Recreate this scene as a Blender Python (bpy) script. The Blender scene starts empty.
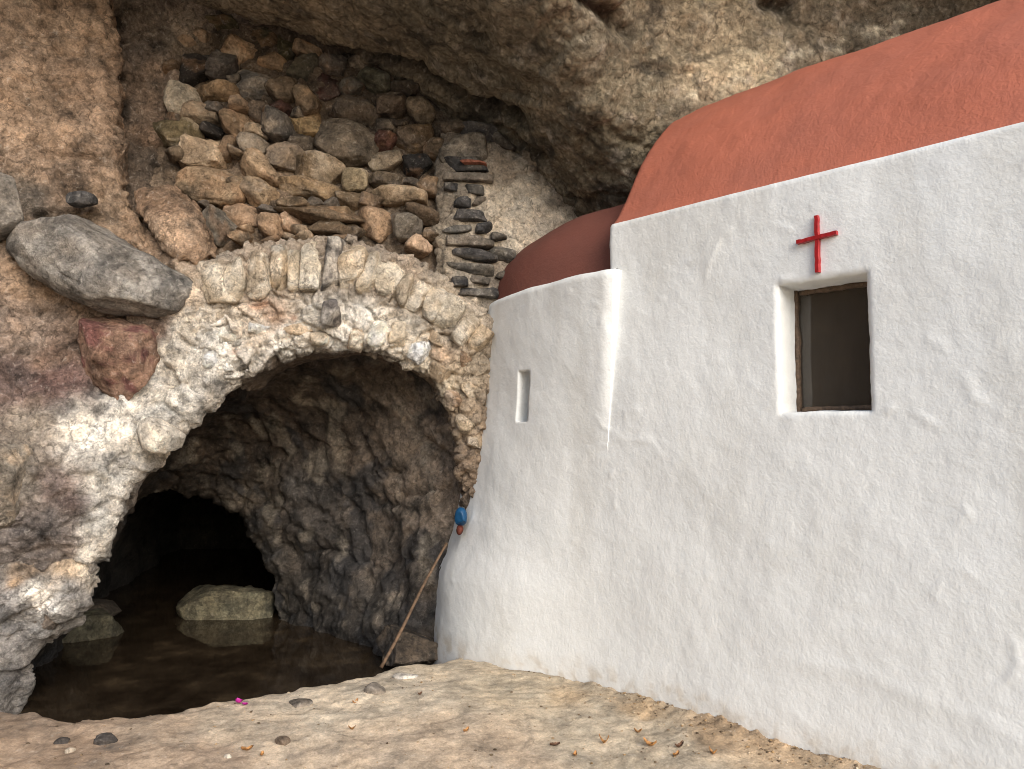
import bpy, bmesh, math, random
import numpy as np
from mathutils import Vector

# ------------------------------------------------------------------ camera, sky, sun, exposure
scene = bpy.context.scene
COL = scene.collection
FPX = 773.0
PITCH = math.radians(3.74)
EYE = np.array([0.0, 0.0, 1.5])
cam_d = bpy.data.cameras.new('camera')
cam_d.sensor_width = 36.0
cam_d.lens = FPX / 1024 * 36.0
cam_d.clip_start = 0.05
cam_d.clip_end = 500
cam = bpy.data.objects.new('camera', cam_d)
COL.objects.link(cam)
cam.location = tuple(EYE)
cam.rotation_euler = (math.radians(90) + PITCH, 0, 0)
scene.camera = cam

SUN_EL = math.radians(30)
SUN_DIR_H = np.array([0.46, -0.89])                    # horizontal direction towards the sun (behind, right)
world = bpy.data.worlds.new('World')
scene.world = world
world.use_nodes = True
wn = world.node_tree
sky = wn.nodes.new('ShaderNodeTexSky')
sky.sky_type = 'NISHITA'
sky.sun_disc = False
sky.sun_elevation = SUN_EL
sky.sun_rotation = math.atan2(SUN_DIR_H[0], SUN_DIR_H[1])
sky.dust_density = 2.2
wn.links.new(sky.outputs[0], wn.nodes['Background'].inputs[0])
wn.nodes['Background'].inputs[1].default_value = 0.13

sun_d = bpy.data.lights.new('sun', 'SUN')
sun_d.energy = 1.5
sun_d.angle = math.radians(42)
sun_d.color = (1.0, 0.975, 0.925)
sun = bpy.data.objects.new('sun', sun_d)
COL.objects.link(sun)
sv = Vector((SUN_DIR_H[0] * math.cos(SUN_EL), SUN_DIR_H[1] * math.cos(SUN_EL), math.sin(SUN_EL)))
sun.rotation_euler = sv.to_track_quat('Z', 'Y').to_euler()
sun.location = (6, -12, 12)

scene.view_settings.view_transform = 'Standard'
scene.view_settings.look = 'None'
scene.view_settings.exposure = 0.82
scene.view_settings.gamma = 1.0
scene.cycles.filter_width = 1.0

rng = np.random.default_rng(7)

# ------------------------------------------------------------------ projection helpers
def at(px, py, Y):
    """a point at distance Y in front of the camera seen in the direction of the photo's point (px, py)"""
    px = np.asarray(px, float); py = np.asarray(py, float)
    u = (px - 512) / FPX; v = -(py - 384.5) / FPX
    dx = u; dy = math.cos(PITCH) - v * math.sin(PITCH); dz = math.sin(PITCH) + v * math.cos(PITCH)
    k = np.asarray(Y, float) / dy
    return np.stack([dx * k, dy * k, 1.5 + dz * k], -1)

def on_z(px, py, z):
    p = at(px, py, 1.0)
    k = (z - 1.5) / (p[..., 2] - 1.5)
    return np.stack([p[..., 0] * k, p[..., 1] * k, 1.5 + (p[..., 2] - 1.5) * k], -1)

def srgb(r, g, b, k=1.0):
    c = np.array([r, g, b], float) / 255
    l = np.where(c <= .04045, c / 12.92, ((c + .055) / 1.055) ** 2.4)
    return np.clip(l * k, 0.004, .84)

# ------------------------------------------------------------------ noise (numpy)
_perm = rng.permutation(256)
_perm = np.concatenate([_perm, _perm, _perm])
_g = rng.normal(size=(256, 3)); _g /= np.linalg.norm(_g, axis=1)[:, None]
_jit = rng.random((256, 3))

def _hash(i, j, k):
    return _perm[_perm[_perm[i & 255] + (j & 255)] + (k & 255)]

def perlin(P):
    P = np.asarray(P, float)
    I = np.floor(P).astype(np.int64); F = P - I
    W = F * F * F * (F * (F * 6 - 15) + 10)
    out = 0
    for dx in (0, 1):
        wx = W[:, 0] if dx else 1 - W[:, 0]
        for dy in (0, 1):
            wy = W[:, 1] if dy else 1 - W[:, 1]
            for dz in (0, 1):
                wz = W[:, 2] if dz else 1 - W[:, 2]
                g = _g[_hash(I[:, 0] + dx, I[:, 1] + dy, I[:, 2] + dz)]
                d = F - np.array([dx, dy, dz])
                out = out + wx * wy * wz * (g * d).sum(1)
    return out * 1.6

def fbm(P, f, octv=4, gain=.5, seed=0.0):
    P = np.asarray(P, float) * f + seed * 17.31
    a, s, n = 1.0, 0, 0
    for o in range(octv):
        s = s + a * perlin(P); n += a
        P = P * 2.03 + 5.7; a *= gain
    return s / n

def ridged(P, f, octv=3, seed=0.0):
    P = np.asarray(P, float) * f + seed * 11.7
    a, s, n = 1.0, 0, 0
    for o in range(octv):
        s = s + a * (1 - np.abs(perlin(P)) * 2); n += a
        P = P * 2.1 + 3.1; a *= .5
    return s / n

def cells(P, f, seed=0.0):
    """nearest-cell noise: F1, F2, and a randomly tilted plane per cell (broken facets)"""
    P = np.asarray(P, float) * f + seed * 7.77
    I = np.floor(P).astype(np.int64)
    F1 = np.full(len(P), 9.0); F2 = np.full(len(P), 9.0); tilt = np.zeros(len(P)); hid = np.zeros(len(P), int)
    for dx in (-1, 0, 1):
        for dy in (-1, 0, 1):
            for dz in (-1, 0, 1):
                J = I + np.array([dx, dy, dz])
                h = _hash(J[:, 0], J[:, 1], J[:, 2])
                D = P - (J + _jit[h])
                r = np.sqrt((D * D).sum(1))
                closer = r < F1
                F2 = np.where(closer, F1, np.minimum(F2, r))
                t = (D * _g[(h * 7 + 3) & 255]).sum(1)
                tilt = np.where(closer, t, tilt)
                hid = np.where(closer, h, hid)
                F1 = np.where(closer, r, F1)
    return F1, F2, tilt, hid

def warp(P, f, a, seed=0):
    return P + a * np.stack([fbm(P, f, 3, seed=seed + 1), fbm(P, f, 3, seed=seed + 2), fbm(P, f, 3, seed=seed + 3)], 1)

def rock_height(P, big=.1, facet=.04, mid=.03, fine=.008, lump=.0, seed=0, ff=3.0, lf=22.0):
    h = big * fbm(P, .9, 3, seed=seed)
    if facet:
        Q = warp(P, 3.0, .1, seed)
        a = cells(Q, ff, seed); b = cells(Q, ff * 2.6, seed + 3)
        h = h + facet * a[2] + facet * .45 * b[2] - facet * .5 * np.exp(-((a[1] - a[0]) / .06) ** 2)
    if mid:
        h = h + mid * (ridged(P, 4.0, 4, seed=seed + 5) - .4)
    if fine:
        h = h + fine * fbm(P, 22, 4, .6, seed=seed + 9)
    if lump:
        c = cells(warp(P, 9, .02, seed), lf, seed + 4)
        h = h + lump * (.6 - c[0]) * (1 + .8 * np.sin(c[3] * 2.4))
    return h

# ------------------------------------------------------------------ RBF, polygons
class RBF:
    def __init__(self, X, y, smooth=1e-4):
        X = np.asarray(X, float); y = np.asarray(y, float)
        self.X = X; n = len(X)
        K = self.k(X, X) + smooth * np.eye(n)
        Pm = np.c_[np.ones(n), X]
        A = np.block([[K, Pm], [Pm.T, np.zeros((3, 3))]])
        s = np.linalg.solve(A, np.r_[y, np.zeros(3)])
        self.w, self.a = s[:n], s[n:]
    def k(self, A, B):
        d2 = ((A[:, None] - B[None]) ** 2).sum(-1)
        return .5 * d2 * np.log(d2 + 1e-12)
    def __call__(self, Q):
        Q = np.asarray(Q, float).reshape(-1, 2)
        return self.k(Q, self.X) @ self.w + self.a[0] + Q @ self.a[1:]

def inside(Q, poly):
    x, y = Q[:, 0], Q[:, 1]
    r = np.zeros(len(Q), bool)
    n = len(poly)
    for i in range(n):
        x0, y0 = poly[i]; x1, y1 = poly[(i + 1) % n]
        c = ((y0 > y) != (y1 > y))
        if y1 != y0:
            r ^= c & (x < (x1 - x0) * (y - y0) / (y1 - y0) + x0)
    return r

def poly_dist(Q, poly):
    d = np.full(len(Q), 1e9)
    n = len(poly)
    for i in range(n):
        a = np.array(poly[i]); b = np.array(poly[(i + 1) % n])
        ab = b - a
        t = np.clip(((Q - a) @ ab) / (ab @ ab + 1e-12), 0, 1)
        d = np.minimum(d, np.hypot(*(Q - a - t[:, None] * ab).T))
    return np.where(inside(Q, poly), d, -d)

def px_rbf(ctrl):
    c = np.array(ctrl, float)
    return RBF(c[:, :2] / 300.0, c[:, 2], 1e-5)

def smooth(a, b, x):
    t = np.clip((x - a) / (b - a), 0, 1)
    return t * t * (3 - 2 * t)

# ------------------------------------------------------------------ object helpers
WLOC = {}
def thing(name, label, cat, loc, group=None):
    o = bpy.data.objects.new(name, None)
    o.empty_display_size = .2
    COL.objects.link(o)
    o.location = tuple(float(v) for v in loc)
    o['label'] = label; o['category'] = cat
    if group: o['group'] = group
    WLOC[o.name] = np.array(loc, float)
    return o

def mesh_obj(name, V, faces, mat, parent=None, tint=None, shade=True, origin=None, kind=None, label=None, cat=None, group=None):
    V = np.asarray(V, float)
    if parent is not None:
        org = WLOC[parent.name]
    elif origin is not None:
        org = np.array(origin, float)
    elif kind == 'structure':
        org = np.zeros(3)
    else:
        org = np.array([(V[:, 0].min() + V[:, 0].max()) / 2, (V[:, 1].min() + V[:, 1].max()) / 2, V[:, 2].min()])
    me = bpy.data.meshes.new(name)
    faces_l = faces if isinstance(faces, list) else None
    if faces_l is None:
        F = np.asarray(faces, np.int32)
        k = F.shape[1]
        me.vertices.add(len(V)); me.vertices.foreach_set('co', (V - org).astype(np.float32).ravel())
        me.loops.add(F.size); me.loops.foreach_set('vertex_index', F.ravel())
        me.polygons.add(len(F)); me.polygons.foreach_set('loop_start', np.arange(0, F.size, k, dtype=np.int32))
        me.update(calc_edges=True)
    else:
        me.from_pydata((V - org).tolist(), [], faces_l)
    me.validate()
    if shade:
        me.polygons.foreach_set('use_smooth', np.ones(len(me.polygons), bool))
    if tint is not None:
        t = np.asarray(tint, float)
        if t.ndim == 1: t = np.tile(t, (len(V), 1))
        a = me.color_attributes.new('tint', 'FLOAT_COLOR', 'POINT')
        a.data.foreach_set('color', np.c_[t, np.ones(len(V))].astype(np.float32).ravel())
    me.materials.append(mat)
    o = bpy.data.objects.new(name, me)
    COL.objects.link(o)
    if parent is not None:
        o.parent = parent
    else:
        o.location = tuple(org)
    WLOC[o.name] = org
    if kind: o['kind'] = kind
    if label: o['label'] = label
    if cat: o['category'] = cat
    if group: o['group'] = group
    return o

def compact(V, F, extra=None):
    F = np.asarray(F)
    used = np.unique(F)
    m = np.full(len(V), -1); m[used] = np.arange(len(used))
    return V[used], m[F], (extra[used] if extra is not None else None)

def grid_faces(nu, nv, keep=None, flip=False):
    i = np.arange(nu * nv).reshape(nu, nv)
    a, b, c, d = i[:-1, :-1].ravel(), i[1:, :-1].ravel(), i[1:, 1:].ravel(), i[:-1, 1:].ravel()
    F = np.stack([a, d, c, b] if flip else [a, b, c, d], 1)
    if keep is not None:
        F = F[keep.ravel()[F].all(1)]
    return F

def grid_normals(G):
    du = np.gradient(G, axis=0); dv = np.gradient(G, axis=1)
    n = np.cross(du, dv)
    return n / (np.linalg.norm(n, axis=-1, keepdims=True) + 1e-9)

def desat(t, k=.38):
    l = t @ np.array([.30, .59, .11])
    return t * (1 - k) + l[..., None] * k

def paint(P, blobs, seed=0, amt=.12, power=2.2):
    """rock colour from patches (centre point, radius, colour), with ragged borders"""
    Q = warp(P, 2.5, amt, seed)
    Q = Q + amt * .35 * np.stack([fbm(P, 11, 3, seed=seed + 21), fbm(P, 11, 3, seed=seed + 22), fbm(P, 11, 3, seed=seed + 23)], 1)
    num = 0; den = 0
    for c, r, colr in blobs:
        d2 = ((Q - np.asarray(c)) ** 2).sum(1) / (r * r)
        w = 1 / (d2 + .05) ** power
        num = num + w[:, None] * np.asarray(colr)[None]; den = den + w
    return desat(num / den[:, None]) * 1.22

# ------------------------------------------------------------------ materials
def new_mat(name):
    m = bpy.data.materials.new(name); m.use_nodes = True
    nt = m.node_tree
    return m, nt, nt.nodes['Principled BSDF']

def nd(nt, typ, **kw):
    n = nt.nodes.new(typ)
    for k, v in kw.items():
        if k.startswith('i_'):
            n.inputs[k[2:].replace('_', ' ')].default_value = v
        else:
            setattr(n, k, v)
    return n

def ramp(nt, src, stops):
    r = nt.nodes.new('ShaderNodeValToRGB')
    e = r.color_ramp.elements
    while len(e) < len(stops): e.new(.5)
    for k, (p, c) in enumerate(stops):
        e[k].position = p
        e[k].color = (c, c, c, 1) if not isinstance(c, tuple) else (*c, 1)
    nt.links.new(src, r.inputs[0])
    return r.outputs[0]

def mix(nt, typ, fac, a, b):
    n = nt.nodes.new('ShaderNodeMix'); n.data_type = 'RGBA'; n.blend_type = typ
    for sock, v in ((n.inputs[0], fac), (n.inputs[6], a), (n.inputs[7], b)):
        if hasattr(v, 'is_linked'): nt.links.new(v, sock)
        elif isinstance(v, (int, float)): sock.default_value = v
        else: sock.default_value = (*v, 1)
    return n.outputs[2]

def rock_mat(name, fine=70.0, bump=.6, var=.75, speck=.5, pale=.35, rough=.92, grain=.5, spec=.25, drift=.4, crack=7.0, ckamt=.5, mid=.9):
    m, nt, bs = new_mat(name)
    L = nt.links.new
    tc = nd(nt, 'ShaderNodeTexCoord').outputs['Object']
    tint = nd(nt, 'ShaderNodeAttribute', attribute_name='tint').outputs['Color']
    n1 = nd(nt, 'ShaderNodeTexNoise', i_Scale=5.0, i_Detail=9.0, i_Roughness=.68); L(tc, n1.inputs['Vector'])
    n2 = nd(nt, 'ShaderNodeTexNoise', i_Scale=26.0, i_Detail=8.0, i_Roughness=.7, i_Distortion=.6); L(tc, n2.inputs['Vector'])
    n3 = nd(nt, 'ShaderNodeTexNoise', i_Scale=fine * 1.6, i_Detail=6.0, i_Roughness=.75); L(tc, n3.inputs['Vector'])
    v1 = nd(nt, 'ShaderNodeTexVoronoi', i_Scale=fine); L(tc, v1.inputs['Vector'])
    lo, hi = 1 - var, 1 + var * .8
    c = mix(nt, 'MULTIPLY', 1.0, tint, ramp(nt, n1.outputs[0], [(.34, lo), (.5, 1.0), (.66, hi)]))
    c = mix(nt, 'MULTIPLY', mid, c, ramp(nt, n2.outputs[0], [(.36, .42), (.48, .95), (.56, 1.1), (.66, 1.5)]))
    # warm / cool drift
    c = mix(nt, 'MULTIPLY', drift, c, ramp(nt, n1.outputs['Color'], [(.35, (.78, .86, .95)), (.65, (1.2, 1.02, .82))]))
    c = mix(nt, 'MIX', ramp(nt, n2.outputs[0], [(.58, 0.0), (.66, pale)]), c, (.52, .48, .42))
    # dark pits and grains
    c = mix(nt, 'MIX', ramp(nt, n3.outputs[0], [(.30, speck), (.42, 0.0)]), c, (.03, .025, .02))
    # short cracks: distorted cell borders, broken up by the coarse noise
    wv = nd(nt, 'ShaderNodeVectorMath', operation='MULTIPLY_ADD'); wv.inputs[1].default_value = (.12, .12, .12)
    L(n2.outputs['Color'], wv.inputs[0]); L(tc, wv.inputs[2])
    ve = nd(nt, 'ShaderNodeTexVoronoi', i_Scale=crack); ve.feature = 'DISTANCE_TO_EDGE'; L(wv.outputs[0], ve.inputs['Vector'])
    ck = nd(nt, 'ShaderNodeMath', operation='MULTIPLY')
    L(ramp(nt, ve.outputs['Distance'], [(.012, 1.0), (.05, 0.0)]), ck.inputs[0]); L(ramp(nt, n1.outputs[0], [(.45, 0.0), (.58, ckamt)]), ck.inputs[1])
    c = mix(nt, 'MIX', ck.outputs[0], c, (.03, .025, .02))
    c = mix(nt, 'MULTIPLY', grain, c, ramp(nt, v1.outputs['Distance'], [(.1, 1.15), (.75, .5)]))
    L(c, bs.inputs['Base Color'])
    bs.inputs['Roughness'].default_value = rough
    bs.inputs['Specular IOR Level'].default_value = spec
    add = nd(nt, 'ShaderNodeMath', operation='ADD')
    mul = nd(nt, 'ShaderNodeMath', operation='MULTIPLY'); mul.inputs[1].default_value = -.35 * grain * 2
    L(v1.outputs['Distance'], mul.inputs[0])
    add2 = nd(nt, 'ShaderNodeMath', operation='MULTIPLY_ADD'); add2.inputs[1].default_value = 1.0
    L(n3.outputs[0], add2.inputs[0]); L(n2.outputs[0], add2.inputs[2])
    L(mul.outputs[0], add.inputs[0]); L(add2.outputs[0], add.inputs[1])
    sb = nd(nt, 'ShaderNodeMath', operation='MULTIPLY_ADD'); sb.inputs[1].default_value = -.6
    L(ck.outputs[0], sb.inputs[0]); L(add.outputs[0], sb.inputs[2])
    bp = nd(nt, 'ShaderNodeBump', i_Strength=bump, i_Distance=.03)
    L(sb.outputs[0], bp.inputs['Height']); L(bp.outputs[0], bs.inputs['Normal'])
    return m

M_rock = rock_mat('weathered_rock', bump=.8, speck=.7, pale=.45)
M_stone = rock_mat('field_stone', ckamt=.25, fine=55, bump=.7, var=.6, speck=.5, pale=.35, grain=.35)
M_white = rock_mat('whitewashed_masonry', fine=60, bump=.8, var=.35, speck=.6, pale=.0, grain=.4)
M_ground = rock_mat('ledge_rock', fine=90, bump=.45, var=.40, speck=.35, pale=.35, grain=.3, drift=.3, crack=4.0, ckamt=.15, mid=.5)
M_ceiling = rock_mat('cave_ceiling_rock', fine=34, bump=.75, var=.5, speck=.55, pale=.3, grain=.5, drift=.25)
M_wet = rock_mat('damp_rock', fine=40, bump=.7, var=.8, speck=.6, pale=.12, rough=.7, grain=.4, spec=.35)

def plaster_mat(name, base, stain, sc=1.0, bump=.35, dirt=.5, tinted=False):
    m, nt, bs = new_mat(name)
    L = nt.links.new
    tc = nd(nt, 'ShaderNodeTexCoord').outputs['Object']
    n1 = nd(nt, 'ShaderNodeTexNoise', i_Scale=1.7, i_Detail=7.0, i_Roughness=.62); L(tc, n1.inputs['Vector'])
    n2 = nd(nt, 'ShaderNodeTexNoise', i_Scale=14.0 * sc, i_Detail=5.0, i_Roughness=.6, i_Distortion=1.2); L(tc, n2.inputs['Vector'])
    n3 = nd(nt, 'ShaderNodeTexNoise', i_Scale=75.0 * sc, i_Detail=4.0, i_Roughness=.6); L(tc, n3.inputs['Vector'])
    v = nd(nt, 'ShaderNodeTexVoronoi', i_Scale=42.0 * sc); v.feature = 'SMOOTH_F1'; L(tc, v.inputs['Vector'])
    c = mix(nt, 'MIX', ramp(nt, n1.outputs[0], [(.42, 0.0), (.70, dirt)]), base, stain)
    c = mix(nt, 'MULTIPLY', .22, c, ramp(nt, n2.outputs[0], [(.3, .86), (.6, 1.04)]))
    if tinted:
        c = mix(nt, 'MULTIPLY', 1.0, c, nd(nt, 'ShaderNodeAttribute', attribute_name='tint').outputs['Color'])
    L(c, bs.inputs['Base Color'])
    bs.inputs['Roughness'].default_value = .85
    bs.inputs['Specular IOR Level'].default_value = .25
    s1 = nd(nt, 'ShaderNodeMath', operation='MULTIPLY_ADD'); s1.inputs[1].default_value = .55
    L(n2.outputs[0], s1.inputs[0]); L(n3.outputs[0], s1.inputs[2])
    s2 = nd(nt, 'ShaderNodeMath', operation='MULTIPLY_ADD'); s2.inputs[1].default_value = -.5
    L(v.outputs['Distance'], s2.inputs[0]); L(s1.outputs[0], s2.inputs[2])
    bp = nd(nt, 'ShaderNodeBump', i_Strength=bump, i_Distance=.012)
    L(s2.outputs[0], bp.inputs['Height']); L(bp.outputs[0], bs.inputs['Normal'])
    return m

M_plaster = plaster_mat('white_limewash', (.80, .815, .805), (.745, .75, .735), sc=1.05, bump=.23, tinted=True, dirt=.3)
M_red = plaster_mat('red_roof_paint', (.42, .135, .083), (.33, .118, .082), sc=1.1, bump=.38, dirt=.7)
M_red_shaded = plaster_mat('shaded_red_roof', (.17, .062, .046), (.13, .055, .043), bump=.3, dirt=.8)  # roof red with the dome's shade mixed into the colour

def plain(name, colr, rough=.6, spec=.4, nscale=30, namt=.25, bump=.1):
    m, nt, bs = new_mat(name)
    L = nt.links.new
    tc = nd(nt, 'ShaderNodeTexCoord').outputs['Object']
    n = nd(nt, 'ShaderNodeTexNoise', i_Scale=nscale, i_Detail=6.0, i_Roughness=.65); L(tc, n.inputs['Vector'])
    c = mix(nt, 'MULTIPLY', 1.0, colr, ramp(nt, n.outputs[0], [(.3, 1 - namt * 1.5), (.7, 1 + namt)]))
    L(c, bs.inputs['Base Color'])
    bs.inputs['Roughness'].default_value = rough
    bs.inputs['Specular IOR Level'].default_value = spec
    bp = nd(nt, 'ShaderNodeBump', i_Strength=bump, i_Distance=.005)
    L(n.outputs[0], bp.inputs['Height']); L(bp.outputs[0], bs.inputs['Normal'])
    return m

M_cross = plain('red_gloss_paint', (.36, .012, .014), .35, .5, 60, .2, .2)
M_frame = plain('old_brown_wood', (.13, .085, .055), .7, .3, 45, .4, .3)
M_stick = plain('dry_cane', (.12, .075, .045), .7, .3, 40, .4, .3)
M_leaf = plain('dry_leaf', (.42, .21, .075), .7, .3, 50, .5, .3)
M_leaf_dark = plain('old_leaf', (.16, .085, .05), .8, .3, 50, .5, .3)
M_petal = plain('magenta_petal', (.42, .02, .25), .6, .3, 60, .3, .1)
M_blue = plain('blue_plastic', (.006, .06, .15), .45, .4, 20, .2, .1)
M_orange = plain('orange_red_cloth', (.10, .022, .012), .7, .3, 30, .3, .2)
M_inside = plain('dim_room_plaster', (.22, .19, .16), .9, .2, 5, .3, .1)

mg, nt, bs = new_mat('window_glass')
bs.inputs['Base Color'].default_value = (.9, .9, .88, 1)
bs.inputs['Roughness'].default_value = .03
bs.inputs['Transmission Weight'].default_value = .0
bs.inputs['IOR'].default_value = 1.5
# dusty old pane: mostly see-through with a thin reflecting film
tr = nd(nt, 'ShaderNodeBsdfTransparent'); tr.inputs[0].default_value = (.55, .53, .5, 1)
mx = nd(nt, 'ShaderNodeMixShader')
lw = nd(nt, 'ShaderNodeFresnel', i_IOR=1.5)
gl = nd(nt, 'ShaderNodeBsdfGlossy', i_Roughness=.06)
nt.links.new(lw.outputs[0], mx.inputs[0]); nt.links.new(tr.outputs[0], mx.inputs[1]); nt.links.new(gl.outputs[0], mx.inputs[2])
df = nd(nt, 'ShaderNodeBsdfDiffuse'); df.inputs[0].default_value = (.45, .37, .29, 1)
m2 = nd(nt, 'ShaderNodeMixShader'); m2.inputs[0].default_value = .10
nt.links.new(mx.outputs[0], m2.inputs[1]); nt.links.new(df.outputs[0], m2.inputs[2])
nt.links.new(m2.outputs[0], nt.nodes['Material Output'].inputs[0])
M_glass = mg

M_water, nt, bs = new_mat('murky_water')
tc = nd(nt, 'ShaderNodeTexCoord').outputs['Object']
wn1 = nd(nt, 'ShaderNodeTexNoise', i_Scale=3.5, i_Detail=9.0, i_Roughness=.7); nt.links.new(tc, wn1.inputs['Vector'])
nt.links.new(ramp(nt, wn1.outputs[0], [(.35, (.012, .008, .005)), (.55, (.03, .021, .013)), (.75, (.085, .06, .035))]), bs.inputs['Base Color'])
bs.inputs['Roughness'].default_value = .04
bs.inputs['IOR'].default_value = 1.33
wn2 = nd(nt, 'ShaderNodeTexNoise', i_Scale=9.0, i_Detail=2.0); nt.links.new(tc, wn2.inputs['Vector'])
bp = nd(nt, 'ShaderNodeBump', i_Strength=.05, i_Distance=.01)
nt.links.new(wn2.outputs[0], bp.inputs['Height']); nt.links.new(bp.outputs[0], bs.inputs['Normal'])

# ------------------------------------------------------------------ chapel frame of reference
P0 = np.array([1.007, 4.14])
DA = np.array([0.695, -0.719])                         # along the nave wall, towards the right
NI = np.array([0.719, 0.695])                          # into the chapel
def wall_pt(t, s, z):
    t, s, z = np.broadcast_arrays(np.asarray(t, float), np.asarray(s, float), np.asarray(z, float))
    return np.stack([P0[0] + DA[0] * t + NI[0] * s, P0[1] + DA[1] * t + NI[1] * s, z], -1)
TOP = 2.765
RS = np.array([-.02, 0, .05, .15, .3, .5, .7, .85, 1.1, 1.35, 1.7, 2.0, 2.4, 2.7])
RZ = np.array([-.04, 0, .07, .21, .46, .70, .885, .98, 1.09, 1.13, 1.06, .87, .45, 0.])
_rc = np.polyfit(RS, RZ, 6)
def roof_z(s):
    s = np.asarray(s, float)
    z = np.interp(s, RS, RZ)
    for k in (.04, .08):
        z = .5 * z + .25 * (np.interp(s - k, RS, RZ) + np.interp(s + k, RS, RZ))
    return TOP + z

def roof_hit(px, py):
    for Y in np.arange(2.5, 8, .005):
        p = at(px, py, Y)
        s = (p[:2] - P0) @ NI
        if s > 0 and p[2] < roof_z(s):
            return float(Y)
    return 5.0

# ------------------------------------------------------------------ the ground ledge
edge_px = [(-330, 695), (-120, 700), (0, 702), (30, 706), (70, 712), (110, 711), (150, 709), (185, 705), (215, 698), (250, 692), (290, 686), (325, 681), (355, 676),
           (385, 668), (410, 662), (440, 656), (520, 640)]
edge_w = np.array([on_z(p[0], p[1], 0.0) for p in edge_px])
def edge_y(x):
    return np.interp(x, edge_w[:, 0], edge_w[:, 1])
gctrl = [(0, 702, .0), (150, 712, 0.0), (300, 690, .0), (380, 672, .0), (437, 656, .0), (500, 668, .0), (560, 688, .02), (620, 703, .025), (700, 722, .03),
         (800, 746, .03), (880, 769, .03), (300, 769, -.05), (600, 769, -.05), (0, 769, -.03), (450, 710, .02), (440, 690, .04)]
_gw = np.array([on_z(p[0], p[1], p[2]) for p in gctrl])
gr = RBF(_gw[:, :2], _gw[:, 2], 1e-3)
def ground_z(x, y):
    Q = np.stack([x, np.clip(y, 3.0, 5.6)], 1)
    z = np.clip(gr(Q), -.12, .1)
    P = np.stack([x, y, np.zeros_like(x)], 1)
    Pw = np.stack([x * .6, y * 1.3, np.zeros_like(x)], 1)
    z = z + .035 * fbm(P, 1.6, 3, seed=40) + .018 * (ridged(Pw, 2.2, 4, seed=41) - .45) + .012 * fbm(P, 9, 4, .6, seed=42)
    c = cells(warp(P, 2, .12, 43), 2.6, 43)
    z = z + .010 * c[2]
    c2 = cells(P, 16, 46)
    z = z + .010 * np.maximum(0, .5 - c2[0]) * smooth(0, .4, fbm(P, 1.7, 3, seed=49))
    wob = .05 * fbm(P, 3.5, 4, seed=44)
    d = y - edge_y(x) - wob
    lip = smooth(-.30, .0, d) * .035 * (1 - smooth(0.0, .05, d))
    sw = (x - P0[0]) * NI[0] + (y - P0[1]) * NI[1]; tw_ = (x - P0[0]) * DA[0] + (y - P0[1]) * DA[1]
    wid = .10 + .07 * fbm(P, 2.3, 3, seed=47)
    foot_b = smooth(-wid, -wid * .3, sw) * smooth(-1.2, -.7, tw_) * (1 - smooth(.0, .08, sw))
    z = z + foot_b * (.016 + .03 * np.maximum(0, .55 - c2[0]) + .02 * fbm(P, 14, 3, seed=48))
    return z - smooth(-.06, .22, d) * .75 - .02 * smooth(-.25, 0, d) + lip * fbm(P, 5, 2, seed=45)

xs = np.concatenate([np.arange(-5.5, -3.3, .05), np.arange(-3.3, 2.6, .0125), np.arange(2.6, 5, .05)])
ys = np.concatenate([np.arange(-.5, 3.0, .05), np.arange(3.0, 5.9, .0115)])
XX, YY = np.meshgrid(xs, ys, indexing='ij')
ZZ = ground_z(XX.ravel(), YY.ravel())
GP = np.stack([XX.ravel(), YY.ravel(), ZZ], 1)
tan = srgb(176, 152, 124, 1.05)
gblobs = [(on_z(*p[:2], 0.0), p[2], srgb(*p[3], 1.18)) for p in [
    (60, 745, .4, (164, 132, 100)), (20, 720, .3, (150, 122, 95)), (150, 730, .3, (170, 142, 112)), (250, 725, .4, (186, 164, 136)), (330, 710, .4, (196, 176, 148)),
    (400, 690, .4, (190, 172, 146)), (450, 675, .35, (184, 164, 134)), (520, 690, .4, (180, 160, 128)), (600, 730, .5, (176, 158, 130)), (350, 755, .4, (182, 156, 126)),
    (560, 700, .2, (190, 158, 110)), (640, 712, .2, (176, 142, 92)), (720, 735, .2, (170, 136, 90)), (800, 755, .2, (180, 145, 98)), (480, 755, .5, (176, 150, 120)),
    (110, 745, .08, (92, 84, 78)), (300, 745, .09, (110, 98, 88)), (200, 750, .3, (168, 138, 108))]]
gt = desat(paint(GP, gblobs, seed=50, amt=.12), .10) * np.array([.92, .90, .84])
mesh_obj('ground', GP, grid_faces(len(xs), len(ys)), M_ground, tint=gt, kind='structure')

# open ground outside the cave
n = 60
gx = np.linspace(-60, 60, n); gy = np.linspace(-80, 2.9, n)
XX, YY = np.meshgrid(gx, gy, indexing='ij')
P = np.stack([XX.ravel(), YY.ravel(), 0 * XX.ravel() - .16], 1)
P[:, 2] += .05 * fbm(P, .4, 3, seed=3)
mesh_obj('terrain', P, grid_faces(n, n), M_ground, tint=srgb(176, 166, 152), kind='structure')

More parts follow.
